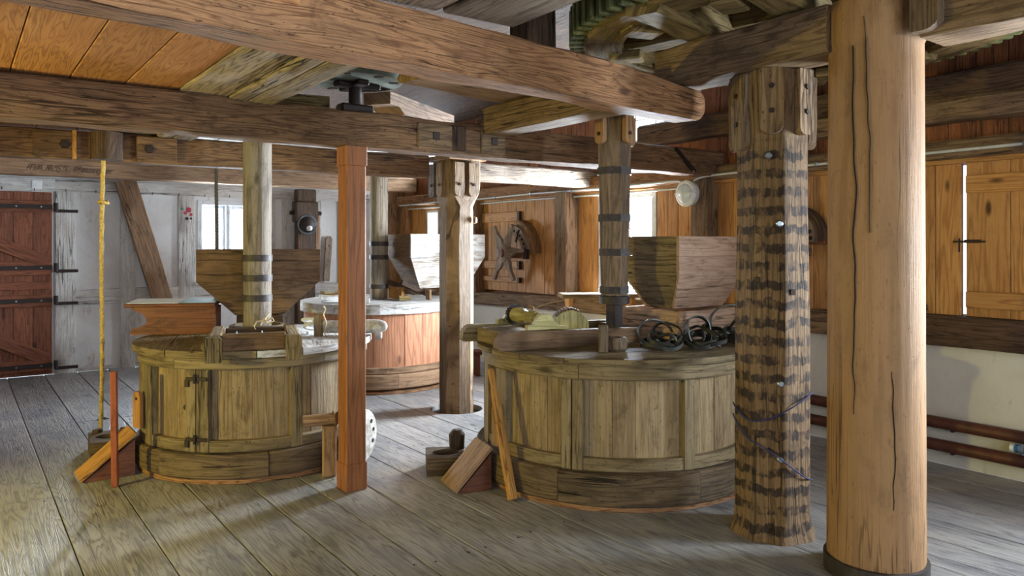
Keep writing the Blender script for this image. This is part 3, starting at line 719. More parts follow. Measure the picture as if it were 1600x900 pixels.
va = math.atan2(-1.80, -3.40)+R_(10)       # towards the camera, in the column's own turn
crack(col, [(va-.42+.10*wob(z*7, 2)+.05*wob(z*23, 4), z) for z in frange(.75, 2.38, 60)], .0015)
crack(col, [(va-.10-.16*(z-1.75)+.08*wob(z*9, 9)+.04*wob(z*25, 5), z) for z in frange(1.55, 2.50, 40)], .0013)
crack(col, [(va+.36+.12*wob(z*9, 19)+.05*wob(z*30, 6), z) for z in frange(.35, .95, 30)], .0015)
# tar-striped post
sp = thing('striped_post', 'octagonal oak post ringed with dark tar stripes and cleats under the cross beam', 'post', (3.46, 2.385, 0), R_(-36.4+22))
zs = frange(0, 2.385, 50)
def spw(z): return .365+.05*max(0, 1-z/.10)**2*1.0-.02*smooth(z, 1.0, 1.8)+.02*smooth(z, 2.0, 2.25)
rings = []; n = 32
for z in zs:
    w = spw(z)/2; rr = []
    for k in range(n):
        a = 2*PI*k/n; oc = 1/math.cos(((a+PI/8) % (PI/4))-PI/8)
        q = w*(min(oc, 1.07))*(1+.018*wob(k*2.3+z*2.1, 5)+.012*wob(z*9+k, 77)+(.03*wob(k*3+z*30, 3) if z < .12 else 0))
        rr.append((q*math.cos(a), q*math.sin(a), z))
    rings.append(rr)
MB().loft(rings, zs).build('shaft', 'striped_oak', sp, smooth=45)
vs_ = math.atan2(-2.385, -3.46)-(R_(-36.4+22))   # towards camera in own turn
for da, zz, hh, w_ in ((-.95, 1.985, .385, .12), (-.02, 2.055, .33, .115), (.86, 2.05, .33, .10), (-1.9, 2.0, .37, .11), (2.0, 2.0, .37, .11)):
    cleat(sp, face_M(vs_+da, .172, zz), w_, hh, .045, 'oak_old')
for da, z in ((.18, 1.605), (.22, .80), (.22, .42), (-.1, 1.95)):
    M = face_M(vs_+da, .180, z); o = MB().lathe([(.019, 0), (.019, .008), (.012, .014)], 12).build('bolt', 'steel', sp, smooth=30); o.matrix_local = M
for da, z in ((-.40, 1.32), (.55, 1.26)):
    o = MB().box(-.014, .014, -.014, .014, 0, .010, 'x', .002).build('square_nail', 'iron', sp); o.matrix_local = face_M(vs_+da, .180, z)
for nm, z0, z1, z2 in (('a', .66, .60, .74), ('b', .60, .50, .30)):
    pts = []
    for a in frange(-1.45, 1.35, 26):
        t = (a+1.45)/2.8; z = z0+(z1-z0)*smooth(t, 0, .35)+(z2-z1)*smooth(t, .3, 1)
        pts.append((.198*math.cos(vs_+a), .198*math.sin(vs_+a), z))
    MB().sweep(pts, .0035, 6).build('blue_string', 'string_blue', sp)
# square new post
q = thing('square_post', 'new square orange pine post with stepped foot under the dark beam', 'post', (1.972, 4.340, 0))
zs = [0, .16, .164, .6, 1.2, 1.8, 1.98, 1.984, 2.10]
rings = []
for z in zs:
    w = .071 if z <= .16 or z >= 1.984 else .0645
    c = .006
    rings.append([(-w+c, -w, z), (w-c, -w, z), (w, -w+c, z), (w, w-c, z), (w-c, w, z), (-w+c, w, z), (-w, w-c, z), (-w, -w+c, z)])
MB().loft(rings, zs).build('shaft', 'new_post', q, smooth=25)
# cracked oak post in the floor hole
mp = thing('oak_post', 'chamfered old oak post standing in a round floor hole with horned capital', 'post', (3.69, 5.86, 0), 0)
zs = frange(-.15, 1.80, 20)+[1.84, 1.90, 1.96, 2.02, 2.10, 2.26]
def mch(z): return .085 if z < 1.82 else .085*(1-smooth(z, 1.82, 1.98))+.012
MB().loft(post_rings(zs, lambda z: .29+.03*smooth(z, 1.85, 2.05), mch, .006, 12), zs).build('shaft', 'oak_old', mp, smooth=40)
for ang, off in ((180, .02), (-90, .06), (-90, -.09), (0, 0), (180, -.12)):
    n_ = Vector((math.cos(R_(ang)), math.sin(R_(ang)), 0)); M = face_M(R_(ang), .148, 1.93)
    M.translation += Vector((-n_.y, n_.x, 0))*off
    cleat(mp, M, .10, .30, .05, 'oak_old', 1)
MB().box(-.20, .20, -.20, .20, 2.255, 2.30, 'x', .008).build('cap_plate', 'beam_wood', mp)
o = MB().lathe([(.035, 0), (.028, .02), (.012, .022)], 12).build('knot', 'oak_post', mp, smooth=30); o.matrix_local = face_M(R_(-52), .172, 1.72)
# ================================================================== STONE SPINDLES (wooden drive shafts with iron bands)
def spindle(name, label, loc, z0, z1, r0, r1, mat, bands, oct_=False, rz=0):
    t = thing(name, label, 'shaft', (loc[0], loc[1], 0), rz)
    n = 8 if oct_ else 22; zs = frange(z0, z1, 24); rings = []
    for z in zs:
        q = r0+(r1-r0)*(z-z0)/(z1-z0)
        rings.append([(q*(1+.02*wob(k*2.7+z*3, 9))*math.cos(2*PI*(k+.5)/n), q*(1+.02*wob(k*2.7+z*3, 9))*math.sin(2*PI*(k+.5)/n), z) for k in range(n)])
    MB().loft(rings, zs).build('shaft', mat, t, smooth=(30 if oct_ else 50))
    for z in bands:
        q = (r0+(r1-r0)*(z-z0)/(z1-z0))
        MB().lathe([(q*.98, z-.024), (q+.008, z-.024), (q+.008, z+.024), (q*.98, z+.024)], 8 if oct_ else 28, Matrix.Rotation(PI/8, 4, 'Z') if oct_ else None).build('iron_band', 'iron_band', t, smooth=30)
    return t
LZ0 = .838; BZ0 = .906
CL = (1.771, 5.528); CR = (3.590, 3.702); CB_ = (3.761, 7.576)
spindle('stone_spindle', 'grey round wooden spindle with three iron bands over the left millstone casing', CL, LZ0, 2.32, .098, .100, 'shaft_wood', (1.402, 1.258, 1.113))
spindle('stone_spindle', 'wooden spindle over the far reddish millstone casing', CB_, BZ0, 2.40, .095, .100, 'shaft_wood', (1.507, 1.36, 1.04))
sR = spindle('stone_spindle', 'dark tapering octagonal spindle with iron bands over the right millstone casing', CR, 1.15, 2.36, .096, .122, 'shaft_dark', (1.994, 1.678, 1.448, 1.195), True)
MB().lathe([(.10, 1.10), (.105, 1.15), (.09, 1.16)], 16).build('iron_collar', 'iron_band', sR, smooth=30)
MB().box(-.042, .042, -.042, .042, .86, 1.11, 'z', .006).build('iron_fork', 'iron', sR)
vr = math.atan2(-CR[1], -CR[0])
for da in (-.75, .75, 2.2): cleat(sR, face_M(vr+da, .115, 2.17), .075, .19, .035, 'oak_post', 1)
# ================================================================== STONE NUT above the dark beam
nut = thing('stone_nut', 'grey-green wooden disc gear on an iron spindle above the dark beam', 'gear', (2.02, 4.40, 2.315))
MB().lathe([(.29, .20), (.295, .21), (.295, .29), (.28, .30)], 36).build('disc', 'stone_grey', nut, smooth=30)
MB().tube((0, 0, .06), (0, 0, .22), .040, n=14).build('spindle', 'iron', nut, smooth=40)
MB().box(-.11, .11, -.05, .05, 0, .06, 'x', .012).build('foot_bearing', 'iron', nut)
MB().box(-.13, .16, -.04, .04, .165, .20, 'x', .008).build('driver_bar', 'iron', nut)
MB().box(-.04, .04, -.13, .16, .168, .20, 'y', .008).build('driver_bar', 'iron', nut)
for k in range(8):
    a = 2*PI*k/8+.2
    o = MB().box(.215, .275, -.02, .02, .196, .203, 'x', .003).build('plug', 'beam_dark', nut); o.rotation_euler = (0, 0, a)
# ================================================================== GREAT SPUR WHEEL
gw = thing('great_spur_wheel', 'huge horizontal wooden spur wheel with green cogs above the cross beam', 'gear', (3.85, 2.55, 2.618))
RW = 1.17
for k in range(10):
    a0 = 2*PI*k/10; MB().arc(RW-.22, RW, .035, .25, a0+.004, a0+PI/5-.004, 8, .012).build('felloe', 'gear_wood', gw, smooth=30)
cg = None
for k in range(84):
    a = 2*PI*k/84
    if cg is None: cg = o = MB().box(RW-.03, RW+.085, -.019, .019, .05, .235, 'z', .006).build('cog', 'cog_wood', gw)
    else: o = share(cg, gw)
    o.rotation_euler = (0, 0, a)
for ang in (R_(12), R_(102)):
    for off in (-.27, .27):
        rings, us = beam_rings(2.26, .19, .17, seg=10, ch=.02, jit=.012, seed=ang+off)
        o = MB().loft(rings, us).build('arm', 'gear_wood', gw, smooth=35)
        c, s_ = math.cos(ang), math.sin(ang); z_ = .002 if ang < 1 else .085
        o.matrix_local = frame_x((-1.13*c-off*s_, -1.13*s_+off*c, z_), (1.13*c-off*s_, 1.13*s_+off*c, z_))
for k in range(10):
    a = 2*PI*k/10+.3
    o = MB().box(RW-.34, RW-.14, -.07, .07, .004, .06, 'y', .01).build('cleat', 'gear_wood', gw); o.rotation_euler = (0, 0, a)
MB().lathe([(.17, .0), (.17, .52)], 16).build('upright_shaft', 'beam_dark', gw, smooth=40)
up = MB().loft(post_rings(frange(0, .70, 6), lambda z: .20, lambda z: .02, .006, 4), frange(0, .70, 6)).build('upper_post', 'beam_dark', None, (2.60, 3.33, 2.43)); tag(up, 'dark square upper post rising behind the nearest ceiling beam', 'post')
# ================================================================== MILLSTONE CASINGS (tuns)
def strip_disc(R, y0, y1, n=10):
    """strip of a disc between two chords, x from -R to R"""
    e = 1e-4; y0 = max(y0, -R+e); y1 = min(y1, R-e)
    a = [(math.sqrt(R*R-y*y), y) for y in frange(y0, y1, n)]
    return a+[(-x, y) for x, y in reversed(a)]
def tun(name, label, C, R, zr, zl, lid_t, stiles, stave='tun_wood', frame_m='tun_frame', base_m='tun_base', lids=None, lid_rot=0, base_h=(.035, .19), base_out=.045, staves_out=False, nst=36, lid_over=.05, lid_mats=None, off=0):
    t = thing(name, label, 'millstone casing', (C[0], C[1], 0))
    MB().arc(R-.10, R+.022, 0.0, .034, 0, 2*PI, 64, .004).build('sole_ring', 'beam_orange', t, smooth=30)
    nb = 7
    for k in range(nb):
        a0 = 2*PI*k/nb+off; m = MB().arc(R-.06, R+base_out-.006*(k % 2), base_h[0], base_h[1], a0+.003, a0+2*PI/nb-.003, 14, .012); m.build('base_felloe', base_m, t, smooth=30)
    zb = base_h[1]
    if staves_out:
        MB().arc(R-.05, R+base_out-.015, zb+.002, zb+.07, 0, 2*PI, 64, .008).build('hoop', base_m, t, smooth=30)
    rs = R if staves_out else R-.045
    for k in range(nst):
        a0 = 2*PI*k/nst+off; j = rnd.uniform(-.003, .002)
        MB().arc(rs-.022, rs+j, zb, zr, a0+.0012, a0+2*PI/nst-.0012, 3, .0, 'z').build('stave', stave, t, smooth=30)
    if not staves_out:
        for a0, a1 in stiles:
            MB().arc(R-.06, R+.004, zb+.002, zr-.002, R_(a0), R_(a1), 4, .006, 'z').build('stile', frame_m, t, smooth=30)
        ss = sorted(stiles)
        for i, (a0, a1) in enumerate(ss):
            n0 = ss[(i+1) % len(ss)][0]+(360 if i == len(ss)-1 else 0)
            if n0-a1 < .8: continue
            MB().arc(R-.06, R-.002, zb+.002, zb+.075, R_(a1+.1), R_(n0-.1), None, .006).build('lower_rail', frame_m, t, smooth=30)
        nt = 5
        for k in range(nt):
            a0 = 2*PI*k/nt+1.2+off
            MB().arc(R-.05, R+.016, zr, zl-.002, a0+.002, a0+2*PI/nt-.002, 16, .008).build('top_rail', frame_m, t, smooth=30)
    else:
        MB().arc(R-.06, R+.02, zr, zl-.002, 0, 2*PI, 64, .008).build('top_rail', frame_m, t, smooth=30)
    Rl = R+lid_over
    cuts = lids or [-Rl, -.55, -.28, 0, .28, .55, Rl]
    for i, (a, b) in enumerate(zip(cuts, cuts[1:])):
        mt = (lid_mats[i] if lid_mats else 'tun_lid')
        o = MB().prism(strip_disc(Rl, a+.003, b-.003), zl, zl+lid_t-rnd.uniform(0, .003), 'x', rim=True).build('lid_board', mt, t); o.rotation_euler = (0, 0, lid_rot)
    return t
LZ = .835; RZ = .860; BZ = .905
tl = tun('millstone_casing', 'round yellow-brown panelled millstone casing on the left with iron door hinges', CL, .768, .715, .79, .045,
    [(150, 156), (163, 168), (181.4, 194), (218.5, 223.6), (224.2, 230), (268, 273.5), (308, 313), (345, 350), (30, 35), (75, 80), (112, 117)],
    lid_rot=R_(72), lid_mats=['tun_lid', 'tun_lid', 'tun_lid', 'floury_lit_wood', 'floury_lit_wood', 'floury_lit_wood'][::-1])
for z in (.655, .275):
    h = MB(); 
    o = MB().arc(.774, .782, z-.012, z+.012, R_(219.0), R_(229.5), 4, .002).build('hinge', 'iron', tl)
    MB().tube((.786*math.cos(R_(224)), .786*math.sin(R_(224)), z-.025), (.786*math.cos(R_(224)), .786*math.sin(R_(224)), z+.03), .010, n=8).build('hinge_pin', 'iron', o)
    MB().arc(.774, .784, z-.05, z-.005, R_(218.6), R_(220.6), 2, .002).build('hinge_tail', 'iron', o)
o = MB().lathe([(.016, 0), (.012, .02), (.02, .03)], 8).build('latch_knob', 'iron', tl); o.matrix_local = face_M(R_(217.6), .725, .47)
lid_hand = None
tr = tun('millstone_casing', 'round panelled millstone casing on the right with wide grey-brown boards', CR, .878, .735, .825, .035,
    [(140, 147), (151, 160), (169.5, 177.5), (205.7, 209.6), (210.2, 214.1), (252.6, 256.8), (300, 304.5), (340, 344), (25, 29), (70, 74), (110, 114)],
    lid_rot=R_(-8), base_h=(.035, .215), base_out=.052, nst=40, lid_over=.055)
tb = tun('millstone_casing', 'far millstone casing of smooth reddish boards with a floury lid', CB_, .80, .80, .80, .10, [], 'tun_red', 'beam_grey', 'brace_wood', staves_out=True, base_h=(.05, .20), base_out=.04, lid_mats=['floury_lit_wood']*6, lid_over=.035, lid_rot=R_(-10), nst=48)
# ================================================================== MEAL SPOUTS, DRAIN BLOCKS
def spout(name, label, C, R, ang, L, ztop, w, mats):
    """wedge-shaped meal chute leaning against a casing; local x points inwards"""
    base = (C[0]+math.cos(ang)*(R+L), C[1]+math.sin(ang)*(R+L), 0)
    t = thing(name, label, 'chute', base, ang+PI)
    sl = ztop/L
    Mx = Matrix(((1, 0, 0, 0), (0, 0, -1, 0), (0, 1, 0, 0), (0, 0, 0, 1)))
    for y in (-w/2, w/2-.018):
        MB().prism([(.03, .0), (L-.02, .0), (L-.02, ztop-.03), (.0, 0.004)], -y-.018, -y, 'x', Mx).build('cheek', mats[1], t)
    o = MB().box(0, math.hypot(L, ztop), -w/2-.012, w/2+.012, 0, .022, 'x', .003).build('board', mats[0], t); o.matrix_local = frame_x((-.012, 0, 0.006), (L-.012, 0, ztop+.0))
    return t
spout('meal_spout', 'sloping wooden meal chute at the foot of the left millstone casing', CL, .81, R_(180.5), .315, .262, .215, ('yellow_stick', 'desk_wood'))
spout('meal_spout', 'sloping wooden meal chute at the foot of the right millstone casing', CR, .93, R_(167.5), .235, .25, .24, ('brace_wood', 'desk_wood'))
def holed_block(name, label, loc, rz, w, d, h, hr, mat):
    t = thing(name, label, 'block', loc, rz)
    # block with a real round hole: ring of quads between square and circle
    n = 32; m = MB(); o_ = []; i_ = []
    for k in range(n):
        a = 2*PI*k/n; c, s_ = math.cos(a), math.sin(a); f = 1/max(abs(c), abs(s_))
        o_.append((c*f*w/2, s_*f*d/2)); i_.append((c*hr*1.25, s_*hr))
    pts = [(x, y, 0) for x, y in o_]+[(x, y, h) for x, y in o_]+[(x, y, h) for x, y in i_]+[(x, y, h*.15) for x, y in i_]
    F = []
    for k in range(n):
        j = (k+1) % n; F += [(k, j, n+j, n+k), (n+k, n+j, 2*n+j, 2*n+k), (2*n+k, 2*n+j, 3*n+j, 3*n+k)]
    F.append(tuple(range(3*n, 4*n)))
    m.prim(pts, F, 'x'); m.build('body', mat, t)
    return t
hb = holed_block('bearing_block', 'low dark wooden block with a round hole beside the left meal chute', (.905, 6.13, 0), R_(-5), .27, .36, .115, .075, 'tun_base')
for x, y in ((-.09, .14), (-.06, .17), (.09, .12)): 
    o = MB().box(-.02, .02, -.015, .015, 0, .025, 'x', .004).build('peg', 'tun_base', hb); o.location = (x, y, .115)
hb2 = holed_block('bearing_block', 'heavy dark wooden block with a round hole beside the right meal chute', (2.625, 4.31, 0), R_(-28), .25, .27, .118, .07, 'tun_base')
o = MB().lathe([(.05, 0), (.055, .10), (.03, .13)], 12).build('knob', 'tun_base', hb2, smooth=40); o.location = (.085, .10, .112)
# ================================================================== HOPPERS
def slab(quad, t, g='x'):
    """board from four outer corners, thickened inwards"""
    q = [Vector(p) for p in quad]; n = (q[1]-q[0]).cross(q[2]-q[0]).normalized()
    pts = [tuple(p) for p in q]+[tuple(p-n*t) for p in q]
    m = MB(); F = [(0, 1, 2, 3), (7, 6, 5, 4), (1, 0, 4, 5), (2, 1, 5, 6), (3, 2, 6, 7), (0, 3, 7, 4)]
    e = (q[1]-q[0]).normalized(); f = n.cross(e)
    U = [[((Vector(pts[i])-q[0]).dot(e), (Vector(pts[i])-q[0]).dot(f)+(Vector(pts[i])-q[0]).dot(n)) for i in a] for a in F]
    return m.add(pts, F, U)
def hopper(name, label, loc, rz, w, d, ztop, zbrk, zbot, wb, db, mats, rows=1, t=.024, sx=0.0):
    h = thing(name, label, 'hopper', loc, rz)
    def ring(z, a, b): return [(-a/2+sx*(ztop-z), -b/2, z), (a/2+sx*(ztop-z), -b/2, z), (a/2+sx*(ztop-z), b/2, z), (-a/2+sx*(ztop-z), b/2, z)]
    lv = [(ztop, w, d)]
    for k in range(rows): lv.append((ztop+(zbrk-ztop)*(k+1)/rows, w, d))
    lv.append((zbot, wb, db))
    for (z1, a1, b1), (z0, a0, b0) in zip(lv, lv[1:]):
        T, B = ring(z1, a1, b1), ring(z0+.002, a0, b0)
        for k in range(4):
            j = (k+1) % 4; e = .0 if k % 2 == 0 else .0
            P4 = [Vector(B[k]), Vector(B[j]), Vector(T[j]), Vector(T[k])]
            if k % 2:
                for a_, b_ in ((0, 1), (3, 2)):
                    e_ = (P4[b_]-P4[a_]).normalized()*(t*1.02); P4[a_] = P4[a_]+e_; P4[b_] = P4[b_]-e_
            slab(P4, t).build('side_board', mats[k], h)
    return h
# left: turned to face the aisle
_u = Vector((math.sin(R_(18)), math.cos(R_(18)), 0))
hl = Vector((CL[0], CL[1], 0))+_u*.50+Vector((math.cos(R_(18)), -math.sin(R_(18)), 0))*.02
hopper('grain_hopper', 'dark brown wooden grain hopper behind the grey banded spindle on the left casing', (hl.x, hl.y, 0), R_(-19), .885, .62, 1.462, 1.222, .955, .36, .26, ['hopper_wood']*4)
hopper('grain_hopper', 'wooden grain hopper with lamp-tinted end colour beside the octagonal spindle', (4.20, 3.62, 0), 0, .70, .52, 1.555, 1.285, 1.06, .52, .26, ['hopper_pink', 'hopper_pink', 'hopper_pink', 'tun_lid'], 2)  # left end in a yellower wood, the lamp's tint put into its colour
hopper('grain_hopper', 'grain hopper with window-lit white tone on the far reddish casing', (4.37, 7.355, 0), 0, .95, .53, 1.612, 1.36, 1.02, .60, .30, ['floury_lit_wood', 'floury_lit_wood', 'hopper_wood', 'hopper_wood'], 2)  # front and right sides whitened, window light put into the colour
# hopper supports
def box_frame(name, label, loc, rz, w, d, z0, z1, mat, t=.03, cat='frame', slant=0.0):
    f = thing(name, label, cat, loc, rz)
    for quad in ([(-w/2-slant, -d/2, z0), (w/2, -d/2, z0), (w/2, -d/2, z1), (-w/2, -d/2, z1)], [(w/2, -d/2, z0), (w/2, d/2, z0), (w/2, d/2, z1), (w/2, -d/2, z1)], [(w/2, d/2, z0), (-w/2-slant, d/2, z0), (-w/2, d/2, z1), (w/2, d/2, z1)], [(-w/2-slant, d/2, z0), (-w/2-slant, -d/2, z0), (-w/2, -d/2, z1), (-w/2, d/2, z1)]):
        P4 = [Vector(v_) for v_ in quad]
        if abs(P4[0].y-P4[1].y) > .01:
            for a_, b_ in ((0, 1), (3, 2)):
                e_ = (P4[b_]-P4[a_]).normalized()*(t*1.02); P4[a_] = P4[a_]+e_; P4[b_] = P4[b_]-e_
        slab(P4, t).build('side_board', mat, f)
    return f
box_frame('hopper_stand', 'low boxed stand under the hopper on the right casing', (4.145, 3.62, 0), 0, .56, .54, RZ+.003, 1.055, 'hopper_pink', slant=.06)
box_frame('hopper_stand', 'dark box stand under the hopper on the left casing', (hl.x-.0, hl.y, 0), R_(-19), .34, .30, LZ, .95, 'beam_dark')
f = thing('hopper_stand', 'sloping boards under the white-fronted hopper on the far casing', 'frame', (4.20, 7.36, BZ), 0)
for y in (-.20, .10):
    o = MB().box(0, .36, 0, .05, 0, .05, 'x', .004).build('strut', 'beam_dark', f); o.matrix_local = frame_x((-.38, y, .165), (.0, y, .004))
MB().box(-.10, -.07, -.30, -.22, 0, .11, 'y', .004).build('rail', 'hopper_wood', f); MB().box(-.33, -.29, -.10, .24, 0, .13, 'z', .004).build('rail', 'yellow_stick', f)
# ================================================================== TOP OF LEFT CASING
fr = thing('shoe_frame', 'weathered wooden shoe frame lying across the front of the left casing', 'frame', (CL[0], CL[1], LZ), R_(-18))
for s_ in (-1, 1):
    x = s_*.235-.015
    rings, us = beam_rings(.66, .085, .095, seg=12, ch=.012, jit=.004, seed=3+s_)
    o = MB().loft(rings, us).build('side_bar', 'tun_lid', fr, smooth=35); o.matrix_local = frame_x((x, -.828, .003), (x, -.168, .003))
    out = [(-.045, -.055), (.045, -.055), (.05, -.03), (.05, .085), (.035, .10), (-.045, .10), (-.05, .07)]
    o = MB().prism(out, -.065, .0, 'y').build('end_block', 'tun_lid', fr); o.matrix_local = Matrix(((1, 0, 0, x), (0, 0, 1, -.832), (0, 1, 0, 0.0), (0, 0, 0, 1)))
MB().box(-.205, .175, -.812, -.735, .002, .108, 'x', .008).build('front_bar', 'hopper_wood', fr)
MB().box(-.20, .175, -.40, -.33, .002, .10, 'x', .008).build('rear_bar', 'beam_dark', fr)
for x in (-.12, .03): MB().tube((x, -.79, .105), (x, -.79, .122), .004, n=6).build('nail', 'steel', fr)
MB().tube((-.31, -.68, .027), (-.30, -.80, .027), .024, n=12).build('peg', 'tun_lid', fr, smooth=40)
curb = tag(MB().arc(.165, .195, 0, .085, 0, 2*PI, 40, .006).build('eye_curb', 'tun_lid', None, (CL[0], CL[1], LZ), smooth=30), 'low round wooden curb around the foot of the left spindle', 'curb')
tw = [(.02, -.40, .12), (.05, -.37, .17), (.08, -.36, .20), (.05, -.38, .16), (.07, -.42, .13), (.11, -.43, .15), (.10, -.40, .17), (.06, -.40, .15), (.0, -.41, .15), (-.02, -.42, .12), (-.01, -.43, .10)]
tag(MB().sweep([Matrix.Rotation(R_(-18), 4, 'Z') @ Vector(p)+Vector((CL[0], CL[1], LZ-.005)) for p in tw], .006, 6).build('straw_twine', 'string_pale', None, smooth=60), 'knotted scrap of pale twine on the left shoe frame', 'twine')
bk = thing('damsel_bracket', 'curved wooden bracket with hanging pale string right of the left hopper', 'bracket', (CL[0]+.36, CL[1]-.26, LZ), R_(-18))
MB().prism([(-.03, 0), (.03, 0), (.03, .12), (.0, .16), (-.03, .15)], -.05, .05, 'y', Matrix(((1, 0, 0, 0), (0, 0, -1, 0), (0, 1, 0, 0), (0, 0, 0, 1)))).build('body', 'tun_lid', bk)
MB().sweep([(.03, -.06, .22), (.045, -.06, .20), (.03, -.055, .16), (.05, -.06, .10), (.035, -.06, .03), (.05, -.07, -.0), (.06, -.10, .008)], .006, 6).build('string', 'string_pale', bk, smooth=60)
tag(MB().sweep([Vector((CL[0]+.36, CL[1]-.12, LZ+.012))+Vector((.05*math.cos(a*3), .05*math.sin(a*2), .05+.05*math.sin(a))) for a in frange(0, 5, 30)], .012, 7).build('white_cloth', 'cloth_white', None, smooth=60), 'crumpled strip of white cloth beside the left hopper', 'cloth')
# floury bar sticking out to the right
rb = thing('lift_bar', 'floury rounded wooden bar end sticking out right behind the square post', 'bar', (2.50, 5.12, LZ), R_(-30))
rings = []
for x, r in ((-.40, .045), (-.1, .05), (.0, .052), (.05, .048), (.085, .034), (.10, .012)): rings.append([(x, r*1.1*math.cos(a), .058+r*math.sin(a)) for a in frange(0, 2*PI*(15/16), 15)])
MB().loft(rings).build('bar', 'pale_wood_block', rb, smooth=50)
MB().box(.01, .06, -.04, .04, -.04, .03, 'x', .01).build('underside_block', 'pale_wood_block', rb)
# desk
dk = thing('writing_desk', 'small red-brown scroll-sided writing desk standing on the left casing', 'desk', (1.295, 5.985, LZ), R_(-27))
prof = [(-.29, 0), (.30, 0), (.30, .205), (-.29, .205), (-.285, .185), (-.255, .175), (-.215, .155), (-.185, .125), (-.18, .095), (-.20, .07), (-.25, .055), (-.285, .04), (-.298, .015)]
Mx = Matrix(((1, 0, 0, 0), (0, 0, 1, 0), (0, 1, 0, 0), (0, 0, 0, 1)))
o = MB().prism([(x, z) for x, z in prof[::-1]], 0, .022, 'x', Mx).build('front_panel', 'desk_wood', dk)
o = MB().prism([(x, z) for x, z in prof[::-1]], .17, .192, 'x', Mx).build('back_panel', 'desk_wood', dk)
MB().box(-.18, .278, .022, .17, 0, .02, 'x', .003).build('bottom_board', 'desk_wood', dk)
MB().box(.278, .30, .022, .17, .02, .20, 'y', .003).build('end_panel', 'desk_wood', dk)
o = MB().box(-.33, .305, -.03, .24, 0, .026, 'x', .006).build('top', 'desk_wood', dk); o.location = (0, 0, .205); o.rotation_euler = (R_(4), 0, 0)
for nm, x0, x1, y0, y1, z, m_, lb in (('paper_sheet', -.315, .045, -.02, .23, .0, 'paper', 'large pale paper sheet on the left of the writing desk'), ('paper_booklet', .05, .295, -.01, .23, .0, 'paper_blue', 'bluish booklet lying on the right of the writing desk')):
    o = MB().box(x0, x1, y0, y1, 0, .003, 'x', .0005).build(nm, m_)
    o.matrix_world = Matrix.Translation((1.295, 5.985, LZ)) @ Matrix.Rotation(R_(-27), 4, 'Z') @ Matrix.Translation((0, 0, .2325)) @ Matrix.Rotation(R_(4), 4, 'X') @ Matrix.Translation((0, 0, z))
    tag(o, lb, 'paper')
# ================================================================== TOP OF RIGHT CASING
cr = thing('crane_frame', 'long low wooden frame with rounded ends lying on the right casing', 'frame', (CR[0], CR[1], RZ), R_(-9))
Mx2 = Matrix(((1, 0, 0, 0), (0, 0, -1, 0), (0, 1, 0, 0), (0, 0, 0, 1)))
for y in (-.155, .36):
    out = [(-.955, .0), (.20, 0), (.20, .09), (-.80, .11)]+[(-.90-.075*math.sin(a), .02+.09*math.cos(a)) for a in frange(0, PI/2, 6)]
    MB().prism(out, -y-.03, -y+.03, 'x', Mx2).build('side_board', 'tun_frame' if y > 0 else 'hopper_wood', cr)
MB().box(-.87, -.62, -.125, .33, 0.0, .095, 'y', .006).build('cross_board', 'tun_frame', cr)
MB().box(-.61, -.42, .10, .33, 0.002, .06, 'x', .004).build('inner_board', 'tun_lid', cr)
MB().box(.10, .16, -.125, .33, .002, .08, 'y', .006).build('cross_board', 'beam_dark', cr)
# winch roller on its bearings
wn = thing('winch_roller', 'turned wooden winch roller between scroll bearings on the right casing', 'winch', (CR[0]-.60, CR[1]+.185, RZ+.111), R_(-9))
prof = [(.012, -.20), (.03, -.195), (.035, -.15), (.028, -.13), (.042, -.12), (.045, -.10), (.03, -.085), (.04, -.06), (.044, -.04), (.03, -.02), (.034, .0), (.034, .05), (.05, .07), (.052, .12), (.046, .14), (.05, .16), (.03, .18), (.012, .20)]
Mw = Matrix.Translation((0, 0, .062)) @ Matrix.Rotation(R_(-90), 4, 'X')
MB().lathe(prof, 20, Mw).build('roller', 'turned_wood', wn, smooth=40)
m = MB(); n = 22; out = []
for k in range(n): out += [(.062*math.cos(2*PI*k/n), .062*math.sin(2*PI*k/n)), (.072*math.cos(2*PI*(k+.15)/n), .072*math.sin(2*PI*(k+.15)/n))]
MB().prism(out, .165, .185, 'x', Mw).build('ratchet_wheel', 'iron', wn)
for y in (-.225, .19):
    sc = [(-.12, 0), (.17, 0), (.17, .012), (.11, .02), (.07, .05), (.045, .085), (.01, .10), (-.03, .095), (-.055, .065), (-.075, .035), (-.12, .03)]
    MB().prism(sc, -y-.035, -y, 'x', Mx2).build('bearing', 'turned_wood', wn)
MB().sweep([(.0, -.02, .10), (.035, -.03, .085), (.0, -.035, .03), (-.04, -.04, .06), (0, -.045, .1), (.03, -.03, .10), (.045, .0, .12), (.02, .02, .13)], .006, 6).build('string', 'string_brown', wn, smooth=60)
# toothed block
tk = thing('toothed_block', 'squat yellow-green wooden block with notched top on the right casing', 'block', (3.36, 3.90, RZ), R_(-30))
out = [(-.115, 0), (.10, 0), (.125, .06), (.115, .13), (.06, .185), (.0, .20), (-.06, .185), (-.105, .15), (-.10, .08)]
MB().prism(out, -.07, .07, 'y', Mx2).build('body', 'turned_wood', tk)
for k in range(9):
    a = -.9+k*.17; x = .085*math.sin(a*1.2)*1.25; z = .205-.045*(abs(x)/.1)**2*1.2
    MB().box(x-.006, x+.006, -.055, .055, z-.02, z+.008, 'y', .002).build('tooth', 'hopper_wood', tk)
MB().sweep([(.03, -.0, .105), (.12, .03, .125), (.22, .06, .14), (.315, .07, .15)], .004, 6).build('taut_cord', 'string_brown', wn)
tag(MB().box(-.028, .028, -.02, .02, 0, .165, 'z', .006).build('upright_peg', 'tun_base', None, (3.085, 3.275, RZ), (0, 0, R_(-36))), 'short dark upright peg near the front edge of the right lid', 'peg')
pk = thing('round_dark_pot', 'low dark round wooden pot between the upright peg and leather straps', 'pot', (3.19, 3.28, RZ))
